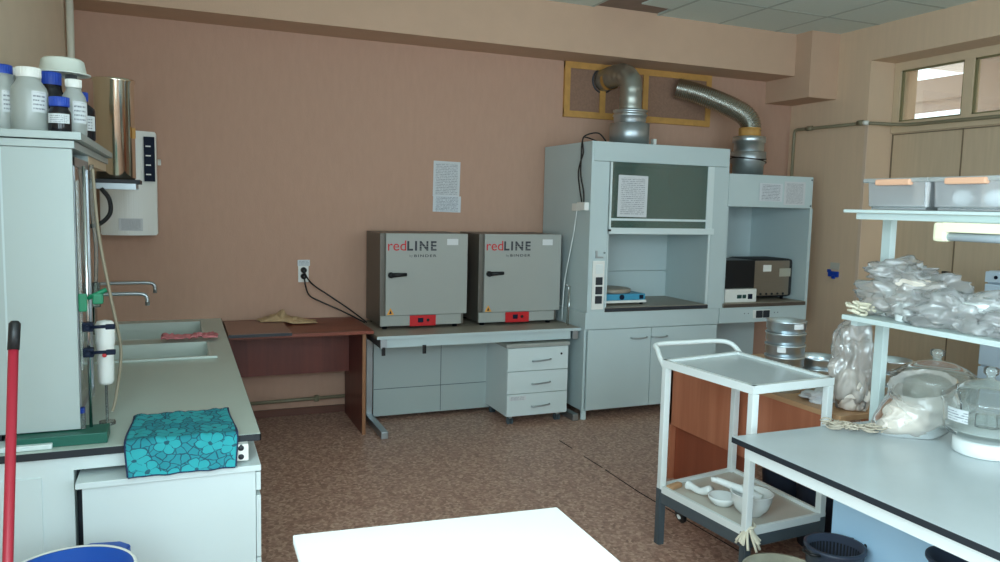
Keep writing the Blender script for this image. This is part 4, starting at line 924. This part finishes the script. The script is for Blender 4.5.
B(2.425, 3.05, 0.8, 2.265, 0.0, 0.67, 0.002).build('body', M_bluep, ubc)
B(2.415, 2.4205, 1.52, 1.524, 0.05, 0.65).build('joint_line', M_grey, ubc)
# rack
rk = E('table_rack', 'white two-shelf steel rack standing along the middle of the work table', 'rack', (2.5, 1.5, 0.75))
B(2.335, 2.665, 0.7, 2.225, 1.602, 1.6135, 0.0015).build('upper_shelf', M_rack, rk)
MB().box(2.365, 2.385, 0.75, 2.19, 1.578, 1.601).box(2.605, 2.625, 0.75, 2.274, 1.578, 1.601).box(2.386, 2.604, 2.11, 2.13, 1.579, 1.600).build('shelf_rail', M_rack, rk)
MB().box(2.335, 2.665, 0.7, 2.20, 1.196, 1.214, 0.0015).box(2.59, 2.64, 2.20, 2.232, 1.196, 1.213).build('lower_shelf', M_rack, rk)
MB().box(2.38, 2.597, 2.165, 2.195, 1.172, 1.195).build('shelf_rail', M_rack, rk)
for y in (2.232, 0.8): B(2.598, 2.630, y, y+0.042, 0.7505, 1.577, 0.003).build('post', M_rack, rk)
lm = E('strip_lamp', 'cream ended strip lamp hanging under the upper shelf of the rack', 'lamp', (2.35, 1.5, 1.52))
MB().box(2.325, 2.365, 1.785, 1.835, 1.512, 1.577, 0.012).box(2.325, 2.365, 1.0, 1.80, 1.545, 1.577, 0.003).build('housing', M_cream, lm)
MB().tube([(2.345, 1.0, 1.532), (2.345, 1.79, 1.530)], 0.014, 16).build('tube', M_tubeg, lm)
# storage boxes
M_lid = glass('lid_cloudy', (250, 252, 252), 0.0, 0.2, (236, 240, 240), 0.6)
def sbox(y0, y1, label, inner):
    o = E('storage_box', label, 'storage box', (2.5, (y0+y1)/2, 1.614), 'clear boxes on the rack')
    t = bmesh.new(); bmesh.ops.create_cube(t, size=1)
    for v in t.verts:
        k = 1.0 if v.co.z > 0 else 0.965
        v.co = Vector((2.5+v.co.x*0.27*k, (y0+y1)/2+v.co.y*(y1-y0)*k, 1.614+0.05+v.co.z*0.098))
    top = [f for f in t.faces if f.normal.z > 0.9]; bmesh.ops.delete(t, geom=top, context='FACES')
    bmesh.ops.bevel(t, geom=[e for e in t.edges if not e.is_boundary], offset=0.012, segments=3, affect='EDGES')
    m = MB(); m.b = t; q = m.build('box_body', M_box, o); solid(q, 0.002, -1)
    B(2.353, 2.647, y0-0.006, y1+0.006, 1.712, 1.728, 0.006).build('lid', M_lid, o)
    ym = (y0+y1)/2
    B(2.342, 2.366, ym-0.072, ym+0.072, 1.702, 1.724, 0.006).build('clip', M_orange, o, 'pale orange lid clip')
    inner(o, y0, y1)
def in1(o, y0, y1): B(2.40, 2.60, y0+0.03, y1-0.03, 1.618, 1.634, 0.003).build('content_sheet', M_paper, o, 'white stack inside')
def in2(o, y0, y1):
    for y in (y0+0.08, y0+0.19):
        MB().lathe([(0, -0.028), (0.02, -0.026), (0.034, 0.0), (0.02, 0.026), (0, 0.028)], (2.42, y, 1.658), 24).build('content_jar', M_porc, o, 'white round item inside')
sbox(1.895, 2.155, 'clear lidded box with a flat white stack inside, left on the upper rack shelf', in1)
sbox(1.615, 1.882, 'clear lidded box holding round white items, right on the upper rack shelf', in2)

# bags
ZS = 1.2145
bgs = [((2.47, 2.02, 1.30), (0.155, 0.18, 0.105), 11, 'crumpled clear plastic bag heaped at the left end of the lower rack shelf'),
       ((2.46, 1.80, 1.275), (0.15, 0.17, 0.085), 23, 'crumpled clear plastic bag in the middle of the lower rack shelf'),
       ((2.49, 1.60, 1.25), (0.15, 0.15, 0.062), 37, 'flattened clear plastic bag at the right of the lower rack shelf'),
       ((2.50, 2.08, 1.38), (0.12, 0.125, 0.055), 41, 'smaller clear plastic bag lying on top of the left bag heap')]
for c, r_, s, l in bgs:
    tag(crumple(c, r_, s, 0.95, 5, 3.6, ZS+0.001 if c[2] < 1.36 else None).build('plastic_bag', M_bagp), l, 'plastic bag')
tag(crumple((2.45, 2.00, 1.345), (0.05, 0.13, 0.03), 5, 0.3, 4).build('folded_cloth', M_flour), 'cream folded cloth inside the left bag heap on the rack', 'cloth')
cr = MB(); random.seed(3)
for k in range(14):
    p = Vector((2.385+random.uniform(-0.02, 0.03), 2.16+random.uniform(-0.03, 0.035), ZS+0.012+0.004*k*0.6)); a = random.uniform(0, 6.28)
    cr.tube(spline([p+Vector((0.03*math.cos(a+j*0.9), 0.035*math.sin(a+j*0.9), random.uniform(-0.006, 0.012))) for j in range(5)], 5), 0.0055, 6)
tag(cr.build('cord_bundle', M_rope), 'bundle of cream cords at the left tip of the lower rack shelf', 'cord')
tag(MB().cyl((2.42, 1.99, ZS), 0.035, 0.07, 24, b=0.004).build('white_jar', M_porc), 'small ribbed white jar half hidden among the shelf bags', 'jar')
wl = E('lidded_tub', 'flat white round tub lying on the bags at the right of the rack', 'tub', (2.5, 1.72, 1.27))
MB().lathe([(0, 0), (0.066, 0), (0.07, 0.018), (0, 0.02)], (2.47, 1.745, 1.280), 40).build('tub_body', M_porc, wl)
MB().lathe([(0.072, 0), (0.076, 0.003), (0.076, 0.012), (0.066, 0.016), (0, 0.017)], (2.47, 1.745, 1.297), 40).build('lid', M_porc, wl)
# standing bag
def tall(q, p):
    k = 1.0+0.10*max(0, q.z)-0.10*max(0, -q.z); return Vector((q.x*k, q.y*k, q.z))
tag(crumple((2.80, 2.55, 0.912), (0.112, 0.118, 0.222), 57, 0.62, 5, 3.4, 0.7145, tall).build('plastic_bag', M_bagp), 'tall clear plastic bag standing on the veneered desk beyond the work table corner', 'plastic bag')
tag(crumple((2.80, 2.55, 0.80), (0.085, 0.09, 0.10), 61, 0.6, 5, 3.6, 0.718).build('bag_contents', M_flour), 'pale lumpy material filling the bottom of the tall standing bag', 'bag contents')
# lying bag, open mouth
lbg = E('plastic_bag', 'cloudy plastic bag of pale powder lying open toward the upper left, knotted tip in front', 'plastic bag', (2.62, 2.06, 0.751))
def lying():
    t = bmesh.new(); n = 48; mlen = 26; ax0 = Vector((2.495, 2.15, 0.765)); rings = []
    P = spline([(2.49, 2.16, 0.765), (2.545, 2.125, 0.79), (2.615, 2.085, 0.83), (2.64, 2.06, 0.90), (2.625, 2.065, 0.955)], 10); mlen = len(P)-1
    for i in range(mlen+1):
        u = i/mlen; c = P[i]; r = 0.010+0.098*math.sin(min(1, u*1.45)*PI/2)**0.8*(1.0 if u < 0.75 else 1-0.25*(u-0.75))
        d = (P[min(i+1, mlen)]-P[max(0, i-1)]).normalized(); d = (d*(1-0.4*u)+Vector((-0.55, -0.45, 0.75))*0.4*u).normalized()
        a = Vector((0.55, -0.85, 0)); a = (a-d*a.dot(d)).normalized(); b_ = a.cross(d)
        ring = []
        for k in range(n):
            an_ = 2*PI*k/n; nn = 1+0.10*noise.noise(Vector((math.cos(an_)*2.2, math.sin(an_)*2.2, u*4)))+0.05*noise.noise(Vector((math.cos(an_)*6, math.sin(an_)*6, u*9)))
            p = c+(a*math.cos(an_)*1.15+b_*math.sin(an_)*0.95)*r*nn
            if p.z < 0.7515: p.z = 0.7515
            ring.append(t.verts.new(p))
        rings.append(ring)
    for q, w_ in zip(rings, rings[1:]):
        for k in range(n):
            f = t.faces.new((q[k], q[(k+1) % n], w_[(k+1) % n], w_[k])); f.smooth = True
    m = MB(); m.b = t; return m
lying().build('bag_film', M_bagt, lbg)
crumple((2.59, 2.10, 0.815), (0.115, 0.09, 0.07), 71, 0.4, 5, 3.4, 0.7535).build('powder', M_flour, lbg, 'pale powder inside the bag')
# net / twine heap
nt_ = MB(); random.seed(12)
for k in range(46):
    p = Vector((random.uniform(-0.075, 0.075), random.uniform(-0.03, 0.03), 0.756+random.random()*0.026)); p = Vector((2.415+p.x*0.88-p.y*0.4, 2.185-p.x*0.75+p.y, p.z))
    a = random.uniform(0, 6.28); rr = random.uniform(0.012, 0.028)
    nt_.tube([p+Vector((rr*math.cos(a+j*0.6), rr*math.sin(a+j*0.6), 0.003*math.sin(j)+0.004)) for j in range(9)], 0.0032, 5)
tag(nt_.build('twine_heap', mat('twine', (190, 178, 160), 0.9)), 'tangled heap of thin twine near the far edge of the work table', 'twine')

# desiccators
def desic(x, y, k, kz, label, grp='glass desiccators on the work table', sticker=False):
    o = E('desiccator', label, 'desiccator', (x, y, 0.751), grp)
    z = 0.751
    def L(pr): return MB().lathe([(a*k, b_*kz) for a, b_ in pr], (x, y, z), 56)
    L([(0, 0), (0.105, 0), (0.112, 0.006), (0.112, 0.055), (0.10, 0.062), (0, 0.062)]).build('foot', M_porc, o, 'white porcelain foot')
    L([(0.098, 0.063), (0.138, 0.085), (0.150, 0.10), (0.154, 0.20), (0.162, 0.212), (0.162, 0.220)]).build('glass_bowl', M_glassc, o)
    L([(0.162, 0.222), (0.164, 0.232), (0.150, 0.240), (0.11, 0.275), (0.06, 0.300), (0.02, 0.308), (0.016, 0.314)]).build('lid', M_glassc, o)
    L([(0.016, 0.310), (0.014, 0.322), (0.026, 0.335), (0.026, 0.356), (0.018, 0.362), (0, 0.362)]).build('lid_knob', M_glassc, o)
    L([(0, 0.102), (0.14, 0.102), (0.14, 0.108), (0, 0.108)]).build('inner_plate', M_porc, o)
    if sticker:
        t = bmesh.new(); rows = []
        for j in range(9):
            a = R(158+j*4.2); r_ = 0.1435; rows.append((t.verts.new((x+r_*math.cos(a), y+r_*math.sin(a), z+0.125)), t.verts.new((x+(r_+0.003)*math.cos(a), y+(r_+0.003)*math.sin(a), z+0.172))))
        for p, q in zip(rows, rows[1:]): t.faces.new((p[0], q[0], q[1], p[1]))
        m = MB(); m.b = t; m.build('label_sticker', M_label, o)
        for a in (200, 225, 255, 285): MB().cyl((x+0.07*math.cos(R(a)), y+0.07*math.sin(R(a)), z+0.109), 0.02, 0.045, 16).build('sample_cup', M_glassc, o)
desic(2.665, 1.825, 0.93, 0.87, 'glass desiccator with a paper label on its side, nearest at the right picture edge', sticker=True)
desic(2.815, 2.155, 1.02, 0.86, 'glass desiccator with domed lid standing behind the powder bag')

# far things on the right
fr = E('pale_fridge', 'pale blue-white upright refrigerator against the right wall behind the rack', 'refrigerator', (5.1, 3.2, 0))
B(4.92, 5.50, 2.88, 3.45, 0.03, 1.245, 0.01).build('body', M_fridge, fr)
B(4.888, 4.918, 2.885, 3.445, 0.62, 1.16, 0.008).build('door', M_fridge, fr)
B(4.888, 4.918, 2.885, 3.445, 0.05, 0.61, 0.008).build('door', M_fridge, fr)
B(4.886, 4.918, 2.885, 3.445, 1.17, 1.24, 0.004).build('control_strip', M_fridge, fr)
for y in (3.37, 3.32): MB().cyl((4.888, y, 1.205), 0.012, 0.006, 14, rot=Matrix.Rotation(R(-90), 3, 'Y')).build('knob', M_navy, fr)
B(4.884, 4.888, 3.28, 3.34, 0.97, 0.99).build('badge', M_navy, fr)
for x in (4.96, 5.45):
    for y in (2.92, 3.41): MB().cyl((x, y, 0), 0.02, 0.03, 12).build('foot', M_black, fr)
vb = E('wall_hook', 'small blue clip fixed on the right wall beside the exhaust cabinet', 'clip', (5.34, 5.16, 1.05))
MB().box(5.325, 5.349, 5.10, 5.205, 1.035, 1.085, 0.006).box(5.31, 5.33, 5.12, 5.15, 1.02, 1.05, 0.004).box(5.335, 5.349, 5.19, 5.225, 1.07, 1.098, 0.004).build('clip_body', M_blue, vb)
B(5.345, 5.3495, 5.10, 5.20, 1.10, 1.16).build('label_plate', mat('clear_tag', (190, 186, 176), 0.4), vb)
hk = MB().tube(spline([(5.64, 4.30, 1.15), (5.61, 4.30, 1.145), (5.605, 4.30, 1.09), (5.62, 4.30, 1.06)], 6), 0.006, 8).box(5.632, 5.6495, 4.265, 4.335, 1.135, 1.155, 0.003)
tag(hk.build('coat_hook', M_black), 'small black hook on the beige panelling above the shelf bags', 'hook')

# under table, floor
bk = E('plastic_basket', 'black slotted round plastic basket on the floor under the work table', 'basket', (2.27, 2.10, 0))
def basket(x, y, z, r, h, o):
    MB().lathe([(0, 0), (r*0.8, 0), (r*0.83, 0.01), (r*0.97, h-0.02), (r*1.04, h-0.012), (r*1.04, h), (r*0.93, h), (r*0.79, 0.012), (0, 0.012)], (x, y, z), 48).build('basket_body', M_grille, o)
    m = MB()
    for k in range(48):
        a = 2*PI*k/48; m.tube([(x+r*0.80*math.cos(a), y+r*0.80*math.sin(a), z+0.03), (x+r*0.915*math.cos(a), y+r*0.915*math.sin(a), z+h-0.03)], 0.0035, 5)
    m.build('slat_ribs', M_black, o)
    for s in (-1, 1):
        m = MB(); m.tube([(x+s*(r*1.04), y-0.04, z+h-0.01), (x+s*(r*1.04+0.025), y-0.02, z+h-0.01), (x+s*(r*1.04+0.025), y+0.02, z+h-0.01), (x+s*(r*1.04), y+0.04, z+h-0.01)], 0.006, 8)
        m.build('handle', M_black, o)
basket(2.300, 2.125, 0, 0.108, 0.335, bk)
E_ = E('black_bowl', 'black ribbed plastic bowl on a box in front of the under-table cabinet', 'bowl', (2.30, 1.72, 0))
eb = E('enamel_basin', 'worn pale enamel basin on the floor below the trolley', 'basin', (2.10, 2.22, 0))
MB().lathe([(0, 0), (0.10, 0), (0.112, 0.01), (0.148, 0.245), (0.157, 0.25), (0.157, 0.258), (0.142, 0.258), (0.09, 0.015), (0, 0.012)], (2.075, 2.14, 0), 48).build('basin_body', M_brass, eb)
MB().lathe([(0, 0), (0.078, 0), (0.082, 0.006), (0.104, 0.10), (0.112, 0.104), (0.112, 0.112), (0.100, 0.112), (0.075, 0.012), (0, 0.01)], (2.302, 1.61, 0.392), 48).build('bowl_body', M_grille, E_)
bx = tag(B(2.19, 2.41, 1.50, 1.72, 0, 0.39, 0.004).build('low_box', M_dark), 'dark box on the floor carrying the black bowl', 'box')

# ================================================================== NEAR TABLE
ctb = E('white_table', 'plain white table top close to the viewer at the bottom of the picture', 'table', (0.61, 1.4, 0))
MB().prism([(0.254, 1.946), (0.977, 1.888), (0.955, 0.75), (0.235, 0.78)], 0.728, 0.75, 0.0015).build('table_top', mat('gloss_white', (246, 248, 246), 0.3), ctb)
for x, y in ((0.30, 1.88), (0.92, 1.83), (0.90, 0.82), (0.28, 0.84)): B(x-0.018, x+0.018, y-0.018, y+0.018, 0, 0.728, 0.003).build('leg', M_white, ctb)
MB().box(0.31, 0.91, 1.82, 1.84, 0.665, 0.727).box(0.30, 0.32, 0.84, 1.86, 0.665, 0.727).box(0.89, 0.91, 0.84, 1.82, 0.665, 0.727).build('apron', M_white, ctb)
